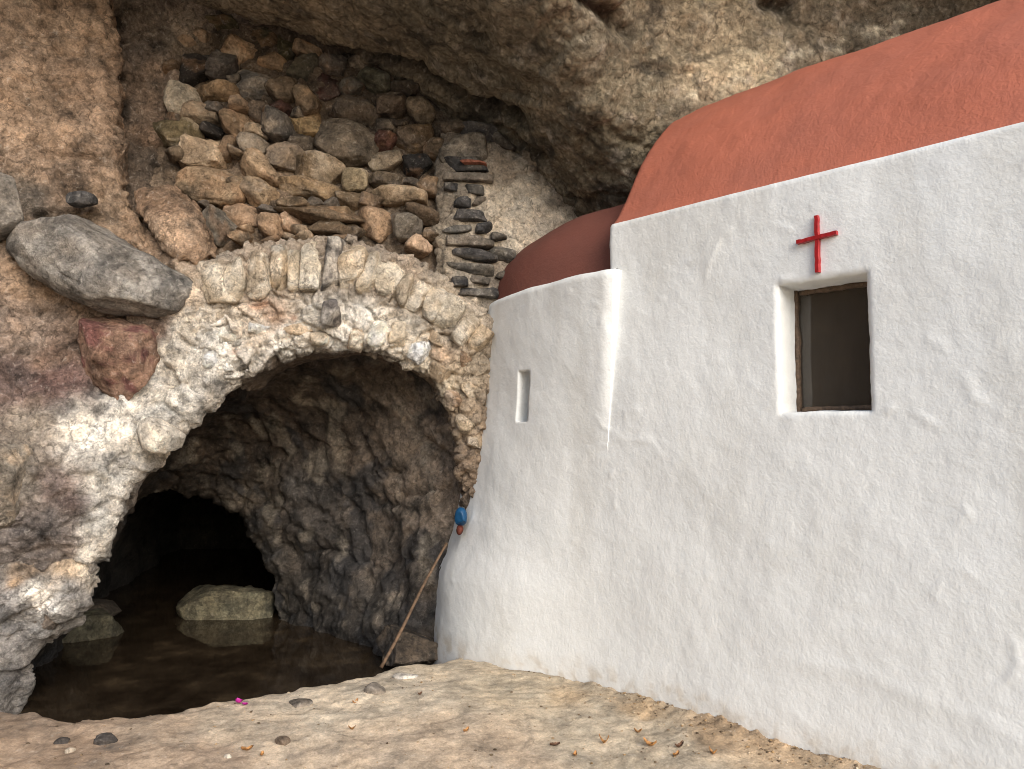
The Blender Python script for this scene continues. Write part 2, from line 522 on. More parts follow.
# ------------------------------------------------------------------ rock slabs (height fields with rolled edges and thickness)
def slab(name, outline, ctrl, mat, blobs, roll=.12, depth=.55, res=.0125, edge=.035, disp=None, seed=0, parent=None, amt=.12, region=None, under=.3, deep=(), cutz=None, **kw):
    c = np.array(ctrl, float)
    F = px_rbf(ctrl)
    cw = at(c[:, 0], c[:, 1], c[:, 2])
    fy = RBF(cw[:, [0, 2]], cw[:, 1], 1e-4)
    o = np.array(outline, float)
    ow = at(o[:, 0], o[:, 1], F(o / 300.0))[:, [0, 2]]
    lo, hi = ow.min(0) - depth, ow.max(0) + depth
    gx = np.arange(lo[0], hi[0], res); gz = np.arange(lo[1], hi[1], res)
    X, Z = np.meshgrid(gx, gz, indexing='ij')
    Q = np.stack([X.ravel(), Z.ravel()], 1)
    y = fy(Q)
    Pb = np.stack([Q[:, 0], y, Q[:, 1]], 1)
    dp = poly_dist(Q, ow).reshape(len(gx), len(gz))
    g0, g1 = np.gradient(dp, res)
    gl = np.maximum(np.hypot(g0, g1), .35)
    g0, g1 = (g0 / gl).ravel(), (g1 / gl).ravel()
    d = dp.ravel() + edge * (fbm(Pb, 4.5, 4, .6, seed=seed + 60) + .45 * cells(Pb, 9, seed)[2])
    keep = d > -depth
    if cutz is not None: keep &= ~((d < -.02) & (Q[:, 1] < cutz))
    phi = np.clip(1 - d / roll, 0, 1) * math.pi / 2
    dn = np.where(d < roll, roll * (1 - np.sin(phi)), d)
    dn = np.where(d < 0, under * np.minimum(-d, depth), dn)
    y2 = y + roll * (1 - np.cos(phi)) + np.clip(-d, 0, depth)
    mv = dn - d
    G = np.stack([Q[:, 0] + g0 * mv, y2, Q[:, 1] + g1 * mv], 1).reshape(len(gx), len(gz), 3)
    N = grid_normals(G).reshape(-1, 3)
    Pn = G.reshape(-1, 3)
    D = dict(big=.08, facet=.035, mid=.03, fine=.008, lump=0., ff=3.0, lf=22., seed=seed)
    D.update(disp or {})
    h = rock_height(Pn, **D)
    if region is not None: h = region(Pn, h)
    h = h * (.2 + .8 * smooth(-.22, -.02, d))
    V = Pn + N * h[:, None]
    bl = [(at(b[0], b[1], F(np.array([[b[0], b[1]]]) / 300.0)[0]), b[2], srgb(*b[3], b[4] if len(b) > 4 else 1.0)) for b in blobs]
    bl += [(at(*q[:3]), q[3], srgb(*q[4])) for q in deep]
    T = paint(Pn, bl, seed=seed + 30, amt=amt)
    V2, F2, T2 = compact(V, grid_faces(len(gx), len(gz), keep.reshape(len(gx), len(gz))), T)
    return mesh_obj(name, V2, F2, mat, parent=parent, tint=T2, **kw)

W1, W2, W3 = (228, 221, 208), (212, 200, 180), (194, 176, 150)
cliff_ctrl = [(200, 300, 5.06), (240, 340, 5.1), (150, 450, 4.98), (93, 560, 4.88), (0, 560, 4.62), (-200, 560, 4.1), (0, 400, 4.72), (100, 400, 4.95),
              (50, 300, 4.98), (0, 200, 4.85), (100, 200, 5.12), (100, 0, 5.2), (0, 0, 4.9), (-250, 0, 4.0), (-250, 400, 3.9), (150, 250, 5.12),
              (30, 460, 4.62), (-300, -250, 3.8), (100, -200, 5.1)]
slab('cliff', [(-420, -260), (100, -260), (104, 0), (108, 100), (114, 185), (150, 236), (196, 258), (240, 300), (258, 356), (225, 382), (187, 427), (152, 464),
               (124, 500), (108, 540), (92, 564), (76, 596), (50, 625), (-420, 625)], cliff_ctrl, M_rock,
     [(50, 20, .3, (172, 136, 98)), (30, 110, .3, (176, 138, 98)), (85, 90, .3, (166, 130, 94)), (60, 180, .2, (150, 120, 90)), (25, 200, .15, (120, 106, 90)),
      (100, 215, .2, (168, 134, 96)), (15, 250, .2, (165, 132, 98)), (50, 280, .2, (172, 134, 92)), (150, 215, .2, (170, 132, 92)),
      (30, 330, .2, (152, 126, 104)), (15, 380, .2, (132, 104, 94)), (60, 380, .18, (118, 86, 78)), (55, 345, .15, (146, 112, 88)), (30, 420, .15, (160, 142, 120)),
      (10, 470, .2, (138, 128, 114)), (50, 480, .15, (134, 112, 102)), (70, 500, .1, (104, 84, 78)), (30, 530, .2, (124, 112, 106)), (60, 545, .12, (140, 122, 110)),
      (70, 430, .10, W1), (95, 435, .14, W1), (120, 425, .14, W1), (150, 395, .12, W1), (170, 365, .12, W2), (190, 330, .10, W2), (205, 350, .12, W1), (235, 345, .12, W2),
      (105, 480, .10, W1), (95, 520, .10, W1), (90, 548, .07, W1), (145, 440, .10, W2), (180, 400, .1, W1), (220, 310, .12, W3), (195, 290, .1, (196, 170, 138)),
      (-150, 100, .8, (160, 128, 95)), (-150, 450, .8, (140, 122, 105)), (150, 330, .1, (150, 118, 96)), (125, 415, .05, W1)],
     roll=.1, depth=.30, under=.58, cutz=.9, disp=dict(big=.10, facet=.04, mid=.05, fine=.022, lump=.026, lf=17), seed=1, kind='structure')

slab('outcrop', [(-420, 535), (40, 548), (78, 556), (89, 566), (92, 578), (89, 590), (83, 604), (71, 622), (52, 642), (24, 662), (20, 690), (14, 730), (-10, 800), (-420, 800)],
     [(0, 560, 4.66), (90, 575, 4.88), (20, 640, 4.72), (0, 600, 4.55), (-200, 560, 4.1), (-200, 760, 3.9), (20, 700, 4.82), (50, 590, 4.68), (0, 760, 4.7)], M_rock,
     [(70, 570, .08, (206, 172, 128)), (30, 568, .08, (176, 146, 112)), (88, 570, .06, (214, 196, 168)), (42, 600, .07, W1), (48, 615, .05, (226, 222, 216)), (10, 610, .15, (146, 142, 140)),
      (70, 600, .1, (150, 146, 142)), (15, 640, .12, (142, 138, 136)), (45, 632, .08, (160, 156, 152)), (10, 680, .1, (118, 114, 114)), (-100, 650, .5, (140, 132, 122)),
      (20, 585, .06, (190, 150, 100))],
     roll=.09, depth=.10, under=.55, edge=.015, cutz=9, disp=dict(big=.05, facet=.05, mid=.05, fine=.018), seed=2, kind='structure')

# rock round the niche (behind the cliff, left of the rubble)
slab('niche_rock', [(60, -200), (420, -200), (330, -5), (240, 15), (205, 30), (215, 62), (190, 80), (178, 110), (172, 150), (160, 165), (150, 180), (150, 240), (60, 260)],
     [(110, 0, 5.55), (200, 30, 5.72), (110, 170, 5.45), (175, 130, 5.65), (60, -150, 5.3), (400, -150, 5.6), (150, 240, 5.45)], M_rock,
     [(150, 20, .2, (138, 118, 98)), (180, 30, .15, (160, 138, 112)), (130, 40, .15, (120, 102, 88)), (140, 90, .2, (140, 112, 86)), (150, 130, .15, (136, 106, 78)),
      (120, 110, .1, (104, 88, 74)), (150, 160, .1, (100, 84, 68)), (200, 55, .1, (150, 126, 100)), (130, 150, .08, (90, 76, 64)), (300, -60, .5, (120, 104, 88))],
     roll=.12, depth=.5, disp=dict(big=.07, facet=.05, mid=.05, fine=.012, lump=.01), seed=3, kind='structure')

# dark earth behind the rubble, and up to the roof of the cave
slab('earth_bank', [(60, -220), (900, -220), (900, 420), (560, 420), (380, 330), (150, 300), (60, 280)],
     [(120, 60, 5.80), (300, 60, 5.82), (450, 130, 5.89), (200, 230, 5.51), (430, 230, 5.66), (330, 150, 5.76), (600, 250, 6.3), (800, 0, 6.6), (100, -200, 5.9), (700, 400, 6.4)], M_rock,
     [(200, 60, .3, (112, 92, 70)), (300, 100, .4, (112, 92, 70)), (250, 200, .3, (146, 120, 90)), (400, 200, .3, (142, 118, 90)), (400, 110, .2, (100, 84, 68)), (560, 250, .5, (120, 100, 80))],
     roll=.05, depth=.2, res=.02, disp=dict(big=.04, facet=.03, mid=.05, fine=.02, lump=.03, lf=14), seed=4, kind='structure')

# tan block left of the arch ring
slab('tan_boulder', [(130, 188), (165, 184), (190, 200), (203, 225), (204, 250), (194, 264), (170, 258), (148, 232), (134, 210)],
     [(130, 188, 5.2), (200, 190, 5.32), (200, 262, 5.05), (140, 240, 5.05), (168, 222, 5.02)], M_rock,
     [(165, 200, .15, (160, 122, 84)), (175, 230, .15, (186, 148, 108)), (190, 255, .1, (180, 142, 104)), (150, 215, .08, (170, 134, 96))],
     roll=.09, depth=.35, res=.009, disp=dict(big=.03, facet=.02, mid=.02, fine=.012, lump=.014, lf=26), seed=5,
     label='tan crumbly rock block wedged between the cliff and the left end of the arch ring', cat='rock')

# ------------------------------------------------------------------ cave ceiling  z = g(x, y)
cc = [(200, 12, 5.9), (300, 34, 5.95), (400, 84, 5.9), (480, 128, 5.85), (540, 172, 5.75), (585, 205, 5.7), (625, 212, 5.5),
      (240, 0, 5.5), (320, 0, 5.15), (400, 0, 4.8), (500, 0, 4.4), (590, 0, 4.4), (600, 100, 4.85), (640, 170, 5.25), (520, 80, 5.05), (430, 50, 5.3)]
for p in [(690, 102), (720, 88), (760, 72), (800, 56), (830, 42), (870, 24), (900, 16), (965, 0)]:
    Yr = roof_hit(*p)
    cc.append((p[0], p[1], Yr)); cc.append((p[0] - 12, p[1] - 50, Yr - .05)); cc.append((p[0] - 30, p[1] - 110, Yr - .22))
cw = [tuple(at(*c)) for c in cc]
cw += [(-4, 5.5, 4.8), (-4, 2, 5.6), (-1, 2.0, 6.0), (1.5, 1.8, 5.7), (3.5, 1.5, 5.2), (-4, 8, 4.6), (0, 8, 3.2), (3, 6.5, 3.6), (-4, 12, 4.4), (0, 12, 3.4), (5, 12, 3.4), (5, 4, 3.8), (0, .5, 6.8), (4, 0, 5.8), (-4, .5, 6.8)]
cw = np.array(cw)
# height field on a plane tilted 45 degrees: w runs down into the cave, hgt up and back
cz = RBF(np.stack([cw[:, 0], (cw[:, 1] - cw[:, 2]) * .7071], 1), (cw[:, 1] + cw[:, 2]) * .7071, 2e-3)
xs = np.concatenate([np.arange(-8.4, -2.6, .06), np.arange(-2.6, 3.2, .0155), np.arange(3.2, 6.5, .06)])
ys = np.concatenate([np.arange(-1.5, -.7, .05), np.arange(-.7, 2.5, .0155), np.arange(2.5, 6.4, .1)])
XX, YY = np.meshgrid(xs, ys, indexing='ij')
hg = cz(np.stack([XX.ravel(), YY.ravel()], 1))
P = np.stack([XX.ravel(), (hg + YY.ravel()) * .7071, (hg - YY.ravel()) * .7071], 1)
G = P.reshape(len(xs), len(ys), 3)
N = grid_normals(G).reshape(-1, 3); N[N[:, 1] + N[:, 2] > 0] *= -1
h = rock_height(P, big=.09, facet=.032, mid=.034, fine=.020, seed=11, ff=2.0, lump=.012, lf=12)
def seg_dist(P, a, b):
    ab = b - a
    t = np.clip(((P - a) @ ab) / (ab @ ab), 0, 1)
    return np.linalg.norm(P - a - t[:, None] * ab, axis=1)
def groove(P, h, pts, width, dep, seed):
    Pw = warp(P, 5, .09, seed)
    dmin = np.full(len(P), 9.0)
    W = []
    for q in pts:                                      # the spot of the ceiling met in that direction
        d = at(q[0], q[1], 5.0) - EYE; d = d / np.linalg.norm(d)
        r = P - EYE; r = r / np.linalg.norm(r, axis=1)[:, None]
        W.append(P[np.argmax(r @ d)])
    for a, b in zip(W[:-1], W[1:]): dmin = np.minimum(dmin, seg_dist(Pw, a, b))
    return h - dep * np.exp(-(dmin / width) ** 2), np.exp(-(dmin / (width * 1.25)) ** 2)
groove_dark = np.zeros(len(P))  # mask that darkens the rock colour along the grooves
for pts, wd, dp, sd in [([(585, -5, 4.35), (602, 12, 4.42), (632, 36, 4.55)], .05, .10, 1), ([(392, 62, 5.55), (440, 80, 5.65), (478, 104, 5.7), (520, 118, 5.6)], .065, .18, 2),
                        ([(470, 36, 5.0), (480, 40, 5.0)], .035, .08, 3), ([(770, 2, 4.3), (790, 2, 4.3)], .05, .1, 4), ([(500, 130, 5.6), (545, 160, 5.7), (575, 200, 5.7)], .04, .08, 5),
                        ([(325, 45, 5.8), (360, 55, 5.7), (400, 66, 5.6)], .035, .08, 6)]:
    h, m = groove(P, h, pts, wd, dp, sd)
    groove_dark = np.maximum(groove_dark, m * (.9 if sd != 5 else .5))
V = P + N * h[:, None]
bl = []
for px, py, Y, r, colr in [(300, 10, 5.4, .3, (150, 126, 100)), (380, 40, 5.4, .3, (128, 108, 86)), (430, 20, 5.0, .3, (112, 98, 80)), (480, 60, 5.1, .4, (108, 94, 76)),
                           (560, 60, 4.7, .5, (122, 104, 82)), (620, 100, 4.8, .4, (112, 96, 72)), (520, 130, 5.5, .3, (104, 90, 70)), (590, 170, 5.3, .3, (98, 84, 64)),
                           (660, 40, 4.4, .3, (146, 118, 86)), (720, 20, 4.3, .25, (170, 138, 102)), (760, 55, 4.7, .3, (206, 172, 132)), (710, 60, 4.8, .2, (190, 156, 116)), (820, 25, 4.3, .2, (188, 158, 124)),
                           (700, 85, 4.8, .12, (196, 168, 136)), (880, 5, 3.9, .2, (190, 164, 132)), (640, 5, 4.2, .2, (128, 106, 80)), (680, 110, 4.95, .1, (150, 128, 104)),
                           (240, 5, 5.5, .2, (146, 120, 92)), (560, 190, 5.7, .15, (110, 96, 78))]:
    bl.append((at(px, py, Y), r, srgb(*colr, 1.45)))
for p in [(692 + 11 * k, 101 - 4.25 * k) for k in range(24)]:
    bl.append((at(p[0], p[1], roof_hit(*p) - .02), .035, srgb(214, 196, 172, 1.1)))
bl += [((-3, 3, 5.2), 1.5, srgb(140, 118, 92)), ((1, 2, 5.4), 1.2, srgb(150, 128, 104)), ((3, 6, 3.7), 1.5, srgb(130, 108, 84))]
T = paint(P, bl, seed=70, amt=.2)
T = desat(T, .25) * np.array([.98, .98, .86])
st = fbm(warp(P, 2, .1, 75) * np.array([.55, 1.3, 1.3]), 3.0, 4, .6, seed=76)
m = (smooth(.10, .28, st) * .62)[:, None]
T = T * (1 - m) + m * np.array([.035, .032, .03])
m = (smooth(.16, .34, fbm(P, 5.5, 4, .6, seed=77)) * .6)[:, None]
T = T * (1 - m) + m * np.array([.50, .44, .36])
T = T * (1 - .85 * groove_dark[:, None]) + groove_dark[:, None] * .85 * np.array([.02, .018, .016])
mesh_obj('cave_ceiling', V, grid_faces(len(xs), len(ys)), M_ceiling, tint=T, kind='structure')

# far sides of the cave that close it off behind the chapel and to the left
def panel(name, a, b, z0, z1, seed):
    n, m = 60, 40
    u = np.linspace(0, 1, n)[:, None]; v = np.linspace(0, 1, m)[None]
    a, b = np.array(a), np.array(b)
    G = np.stack([a[0] + (b[0] - a[0]) * u + 0 * v, a[1] + (b[1] - a[1]) * u + 0 * v, z0 + (z1 - z0) * v + 0 * u], -1)
    P = G.reshape(-1, 3); N = grid_normals(G).reshape(-1, 3)
    P = P + N * rock_height(P, big=.25, facet=.1, mid=.1, seed=seed)[:, None]
    mesh_obj(name, P, grid_faces(n, m), M_rock, tint=srgb(140, 116, 90), kind='structure')
panel('unseen_cave_wall', (-8.0, .8), (-8.0, 12.8), -.5, 7, 81)
panel('unseen_cave_wall', (-8.2, 12.6), (6.3, 12.6), -.5, 6, 82)
panel('unseen_cave_wall', (-4.9, -.6), (-5.6, 5.2), -.5, 5.5, 84)  # out of view, added to darken the window's reflection and light from the left
panel('unseen_cave_wall', (6.0, 12.6), (6.0, 1.5), -.5, 6, 83)

# ------------------------------------------------------------------ inner chamber and tunnel beyond the arch (lofted)
arch_ctrl = [(200, 300, 5.05), (340, 250, 5.15), (340, 345, 5.2), (480, 320, 5.45), (600, 400, 5.8), (480, 600, 5.7), (400, 250, 5.25), (250, 360, 5.1), (480, 450, 5.55)]
AF = px_rbf(arch_ctrl)
S0p = [(-20, 740), (40, 650), (62, 575), (92, 505), (130, 450), (195, 385), (255, 340), (340, 328), (400, 338), (440, 362), (482, 405), (512, 470), (520, 560), (520, 660), (520, 740)]
S0 = np.array([at(p[0], p[1], y) for p, y in zip(S0p, [5.15, 5.15, 5.15, 5.2, 5.25, 5.35, 5.4, 5.45, 5.5, 5.55, 5.6, 5.65, 5.7, 5.7, 5.7])])
Smp = [(20, 740), (60, 650), (85, 585), (112, 515), (160, 450), (212, 402), (262, 372), (322, 362), (372, 368), (412, 392), (440, 432), (448, 500), (430, 570), (402, 630), (384, 700)]
Sm = np.array([at(p[0], p[1], 5.95) for p in Smp])
Snp = [(45, 740), (75, 650), (92, 590), (110, 520), (152, 470), (190, 442), (232, 430), (272, 432), (308, 448), (332, 478), (345, 515), (345, 555), (335, 595), (325, 632), (318, 690)]
Sn = np.array([at(p[0], p[1], 6.65) for p in Snp])
S1p = [(60, 720), (90, 625), (100, 560), (125, 510), (150, 488), (176, 484), (200, 489), (224, 500), (244, 516), (257, 540), (265, 565), (271, 590), (276, 615), (281, 650), (284, 700)]
S1 = np.array([at(p[0], p[1], 7.25) for p in S1p])
cen = S1.mean(0)
S2 = cen + (S1 - cen) * 1.35 + np.array([0, .45, 0]); S3 = cen + (S1 - cen) * 1.1 + np.array([-.7, 2.8, 0]); S4 = cen + (S1 - cen) * .9 + np.array([-1.2, 4.4, 0]); S5 = S4 * np.array([1, 1, 0]) + np.array([0, .15, -1.2])
secs = [S0, Sm, Sn, S1, S2, S3, S4, S5]; rows = [44, 60, 52, 24, 30, 14, 14]
def resample(S, n):
    k = np.linspace(0, len(S) - 1, n)
    i = np.clip(np.floor(k).astype(int), 0, len(S) - 2); f = (k - i)[:, None]
    pm = S[np.clip(i - 1, 0, None)]; p0 = S[i]; p1 = S[i + 1]; p2 = S[np.clip(i + 2, None, len(S) - 1)]
    return .5 * (2 * p0 + (p1 - pm) * f + (2 * pm - 5 * p0 + 4 * p1 - p2) * f ** 2 + (3 * p0 - pm - 3 * p1 + p2) * f ** 3)
NS = 300
R = [resample(s, NS) for s in secs]
G = []
for k in range(len(R) - 1):
    for j in range(rows[k]):
        f = j / rows[k]
        G.append(R[k] * (1 - f) + R[k + 1] * f)
G.append(R[-1])
G = np.array(G)
P = G.reshape(-1, 3)
N = grid_normals(G).reshape(-1, 3)
ctr = np.repeat(G.mean(1), NS, 0)
N[((ctr - P) * N).sum(1) < 0] *= -1
h = rock_height(warp(P, 1.5, .15, 22), big=.20, facet=.055, mid=.06, fine=.02, seed=21, ff=1.5)
V = P + N * h[:, None]
bl = [(at(a, b, c), r, srgb(*colr, .9)) for a, b, c, r, colr in [
    (230, 420, 6.3, .3, (92, 72, 54)), (320, 400, 6.0, .3, (100, 80, 60)), (400, 420, 5.9, .25, (138, 114, 88)), (440, 450, 5.9, .3, (170, 142, 110)), (430, 500, 6.0, .2, (150, 126, 98)), (415, 400, 5.9, .2, (150, 124, 96)), (200, 460, 6.6, .3, (98, 78, 58)),
    (280, 500, 6.6, .12, (122, 118, 116)), (300, 520, 6.5, .1, (74, 76, 80)), (340, 500, 6.2, .12, (60, 60, 62)), (330, 560, 6.2, .12, (128, 110, 90)), (375, 535, 5.9, .1, (140, 118, 94)),
    (370, 500, 5.95, .08, (56, 56, 58)), (400, 560, 5.9, .12, (62, 60, 60)), (420, 520, 5.8, .15, (120, 108, 94)), (300, 600, 6.4, .15, (70, 66, 62)), (350, 610, 6.1, .15, (96, 86, 74)),
    (390, 620, 5.9, .12, (70, 64, 58)), (240, 500, 7.0, .12, (130, 112, 90)), (260, 560, 7.1, .1, (110, 98, 84)), (170, 490, 7.2, .15, (120, 98, 74)), (450, 560, 5.7, .2, (110, 94, 78)),
    (150, 500, 8.3, .7, (22, 20, 18)), (150, 520, 9.5, .9, (18, 16, 15)), (60, 560, 11, .9, (18, 16, 15)), (440, 620, 5.7, .15, (90, 76, 62))]]  # near-black deep spots paint the tunnel's lack of light
T = paint(P, bl, seed=90, amt=.14)
T = desat(T * .68, .12)
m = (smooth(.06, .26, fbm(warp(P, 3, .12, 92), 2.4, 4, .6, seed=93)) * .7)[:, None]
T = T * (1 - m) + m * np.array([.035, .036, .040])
m = (smooth(.10, .30, fbm(warp(P, 3, .1, 95) * np.array([1, 1, .5]), 4.0, 4, .6, seed=96)) * .6)[:, None]
T = T * (1 - m) + m * np.array([.24, .21, .17])
m = smooth(6.9, 8.0, P[:, 1])[:, None] * .9  # rock blackened with depth: the tunnel's shade is put into the colour
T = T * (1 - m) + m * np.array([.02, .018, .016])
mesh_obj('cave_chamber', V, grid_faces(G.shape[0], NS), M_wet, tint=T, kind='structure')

# pool
gx = np.linspace(-7.5, 1.2, 30); gy = np.linspace(3.6, 12.4, 30)
XX, YY = np.meshgrid(gx, gy, indexing='ij')
mesh_obj('water', np.stack([XX.ravel(), YY.ravel(), 0 * XX.ravel() - .2], 1), grid_faces(30, 30), M_water, kind='structure')

# ------------------------------------------------------------------ loose stones
bmi = bmesh.new(); bmesh.ops.create_icosphere(bmi, subdivisions=5, radius=1.0)
ICO5 = np.array([v.co[:] for v in bmi.verts]); ICO5F = np.array([[v.index for v in f.verts] for f in bmi.faces]); bmi.free()
bmi = bmesh.new(); bmesh.ops.create_icosphere(bmi, subdivisions=4, radius=1.0)
ICO4 = np.array([v.co[:] for v in bmi.verts]); ICO4F = np.array([[v.index for v in f.verts] for f in bmi.faces]); bmi.free()

def stone_mesh(px, py, w, h, rot, Y, thick, seed, e=.75, cuts=9, rough=.05, sub=4, yaw=0.0, lim0=.62):
    r = np.random.default_rng(1000 + seed)
    v = (ICO5 if sub == 5 else ICO4).copy()
    v = np.sign(v) * np.abs(v) ** e
    v /= np.abs(v).max()
    for k in range(cuts):
        nrm = r.normal(size=3); nrm /= np.linalg.norm(nrm)
        lim = r.uniform(lim0, .94)
        ex = np.maximum(0, v @ nrm - lim)
        v = v - .92 * ex[:, None] * nrm
    ext = np.abs(v).max(0)
    v = v / ext
    m = Y / FPX
    S = np.array([w * m / 2, thick / 2, h * m / 2])
    q = v * S
    sc = min(S)
    nn = v / (np.linalg.norm(v, axis=1)[:, None] + 1e-9)
    off = r.uniform(0, 50, 3)
    q = q + nn * (sc * rough * (2.2 * fbm(q + off, .9 / sc * .5, 3) + 1.4 * fbm(q + off, 3 / sc, 4, .6)))[:, None]
    q = q + nn * (sc * rough * .8 * cells(q + off, 1.6 / sc, seed)[2])[:, None]
    a = math.radians(-rot)
    c, s = math.cos(a), math.sin(a)
    x, z = q[:, 0] * c - q[:, 2] * s, q[:, 0] * s + q[:, 2] * c
    q = np.stack([x, q[:, 1], z], 1)
    if yaw:
        c, s = math.cos(yaw), math.sin(yaw)
        q = np.stack([q[:, 0] * c - q[:, 1] * s, q[:, 0] * s + q[:, 1] * c, q[:, 2]], 1)
    return q + at(px, py, Y), (ICO5F if sub == 5 else ICO4F)

def stone_tint(V, colr, seed, second=None, amt=.5, k=1.0):
    c = srgb(*colr, k)
    n = fbm(V, 9, 4, .6, seed=seed)
    t = c[None] * (1 + .55 * n[:, None])
    if second is not None:
        m = smooth(.02, .18, fbm(V, 6, 4, .6, seed=seed + .37))[:, None] * amt
        t = t * (1 - m) + m * srgb(*second, k)[None]
    return np.clip(desat(t, .25) * 1.18, .005, .84)

RY = px_rbf([(160, 60, 5.78), (450, 130, 5.88), (200, 230, 5.46), (430, 230, 5.62), (300, 100, 5.8), (300, 230, 5.52)])
TAN, GRY, DRK, CRM, RED, OLV, BRN = (158, 126, 90), (112, 102, 92), (62, 56, 52), (188, 164, 132), (92, 52, 44), (92, 84, 54), (122, 98, 72)
stones = [
 (300, 160, 118, 105, 30, TAN), (405, 200, 110, 74, 5, (168, 134, 94)), (375, 128, 118, 80, 15, (70, 68, 50)), (440, 160, 66, 84, 0, OLV), (512, 165, 84, 50, 12, (150, 112, 70)),
 (495, 225, 104, 96, 0, (92, 86, 70)), (585, 210, 80, 74, 0, GRY), (565, 280, 104, 94, 10, (78, 48, 42)), (340, 260, 116, 96, 0, (118, 112, 106)), (425, 280, 90, 80, 0, (132, 110, 84)),
 (170, 220, 114, 90, -8, (50, 45, 42)), (255, 210, 94, 94, 0, (92, 84, 78)), (130, 300, 96, 104, 15, (196, 180, 154)), (232, 287, 130, 54, 0, (152, 122, 84)), (230, 330, 64, 38, 5, GRY),
 (300, 325, 84, 44, -5, (168, 138, 106)), (190, 355, 116, 60, 10, (150, 126, 98)), (290, 380, 90, 84, 0, (164, 132, 96)), (365, 355, 60, 70, 10, (128, 110, 92)), (427, 335, 74, 64, 0, (86, 56, 46)),
 (415, 388, 106, 80, 30, (94, 88, 82)), (505, 318, 84, 92, 0, (154, 126, 92)), (510, 382, 110, 86, -6, (166, 136, 86)), (640, 345, 160, 116, 15, (104, 88, 70)), (130, 410, 142, 84, -4, (108, 94, 62)),
 (220, 400, 60, 50, 0, DRK), (348, 405, 94, 44, 8, CRM), (340, 447, 80, 64, 10, (150, 134, 114)), (190, 475, 120, 100, 5, (170, 144, 112)), (265, 452, 60, 80, 0, (158, 128, 96)),
 (360, 510, 146, 86, 28, (164, 136, 102)), (430, 475, 100, 100, 40, (160, 136, 108)), (540, 508, 160, 100, 8, (126, 106, 78)), (615, 440, 186, 156, 20, (120, 106, 88)), (645, 265, 76, 66, 0, (112, 106, 96)),
 (715, 250, 96, 66, 20, (100, 98, 80)), (745, 322, 116, 90, 10, (98, 84, 70)), (845, 340, 86, 76, 0, (128, 112, 90)), (735, 430, 86, 70, 20, (96, 62, 50)), (820, 420, 116, 90, 5, (122, 98, 68)),
 (740, 382, 66, 54, 0, (84, 74, 64)), (740, 490, 100, 60, -5, (148, 132, 108)), (830, 500, 100, 80, -5, (44, 42, 42)), (735, 550, 100, 60, 5, (110, 96, 78)), (655, 552, 74, 64, 0, (150, 132, 98)),
 (480, 435, 74, 56, 0, (112, 98, 82)), (215, 568, 196, 106, 6, (150, 124, 92)), (360, 585, 116, 80, 8, (172, 144, 108)), (520, 570, 200, 64, 12, (156, 128, 90)), (320, 655, 116, 86, 10, (168, 134, 100)),
 (245, 692, 116, 116, 15, (118, 110, 98)), (400, 682, 86, 70, 20, (164, 132, 98)), (447, 672, 70, 58, 30, (172, 138, 106)), (540, 650, 270, 54, 5, (112, 90, 64)), (715, 680, 116, 110, 0, (162, 130, 96)),
 (800, 692, 96, 76, 0, (120, 110, 96)), (780, 602, 160, 56, 4, (154, 128, 94)), (850, 650, 96, 56, 5, (112, 92, 70)), (840, 745, 76, 60, 10, (172, 142, 112)), (875, 708, 60, 46, 0, (126, 102, 74)),
 (650, 612, 120, 50, 10, (140, 116, 84)), (575, 692, 140, 46, 4, (98, 80, 58)), (250, 88, 110, 54, 10, (84, 76, 48)), (180, 132, 96, 104, 10, (152, 126, 98)), (660, 205, 70, 60, 10, (92, 82, 70)),
 (800, 280, 90, 60, 15, (90, 80, 68)), (890, 460, 70, 60, 0, (112, 96, 76)), (870, 570, 80, 60, 0, (130, 104, 74)), (300, 255, 50, 40, 0, DRK), (470, 620, 100, 40, 8, (130, 106, 76)),
 (110, 370, 60, 36, 10, (92, 80, 66)), (290, 560, 40, 60, 0, (112, 92, 70)), (780, 385, 50, 44, 0, (80, 70, 60)), (120, 470, 70, 50, 10, (112, 94, 72)), (610, 650, 80, 40, 6, (120, 98, 70)),
 (700, 610, 70, 44, 4, (140, 112, 82)), (480, 350, 40, 50, 0, DRK), (560, 420, 50, 70, 10, (100, 86, 70)), (390, 345, 44, 34, 0, (92, 82, 72)), (640, 700, 80, 44, 0, (106, 86, 62))]
rub_c = at(310, 235, 5.6)
for _ in range(400):
    if len(stones) >= 99: break
    X, Yp = rng.uniform(110, 880), rng.uniform(90, 740)
    if Yp < 90 + max(0, X - 250) * .42 or Yp > 760 - abs(X - 560) * .15: continue
    gap = min(max(abs(X - q[0]) / (q[2] * .5), abs(Yp - q[1]) / (q[3] * .5)) for q in stones)
    if gap > 1.02: stones.append((X, Yp, rng.uniform(36, 64), rng.uniform(26, 44), rng.uniform(-25, 25), [TAN, GRY, BRN, (150, 128, 100)][len(stones) % 4]))
rubble = thing('rubble_wall', 'dry-laid wall of brown, grey and dark red rounded stones above the arch ring', 'stone wall', (rub_c[0], 5.6, rub_c[2]))
lab = {7: 'dark red stone', 10: 'near black stone', 12: 'cream white stone', 19: 'small dark red stone', 33: 'largest grey brown stone', 42: 'black stone at the right edge', 24: 'flat olive brown stone'}
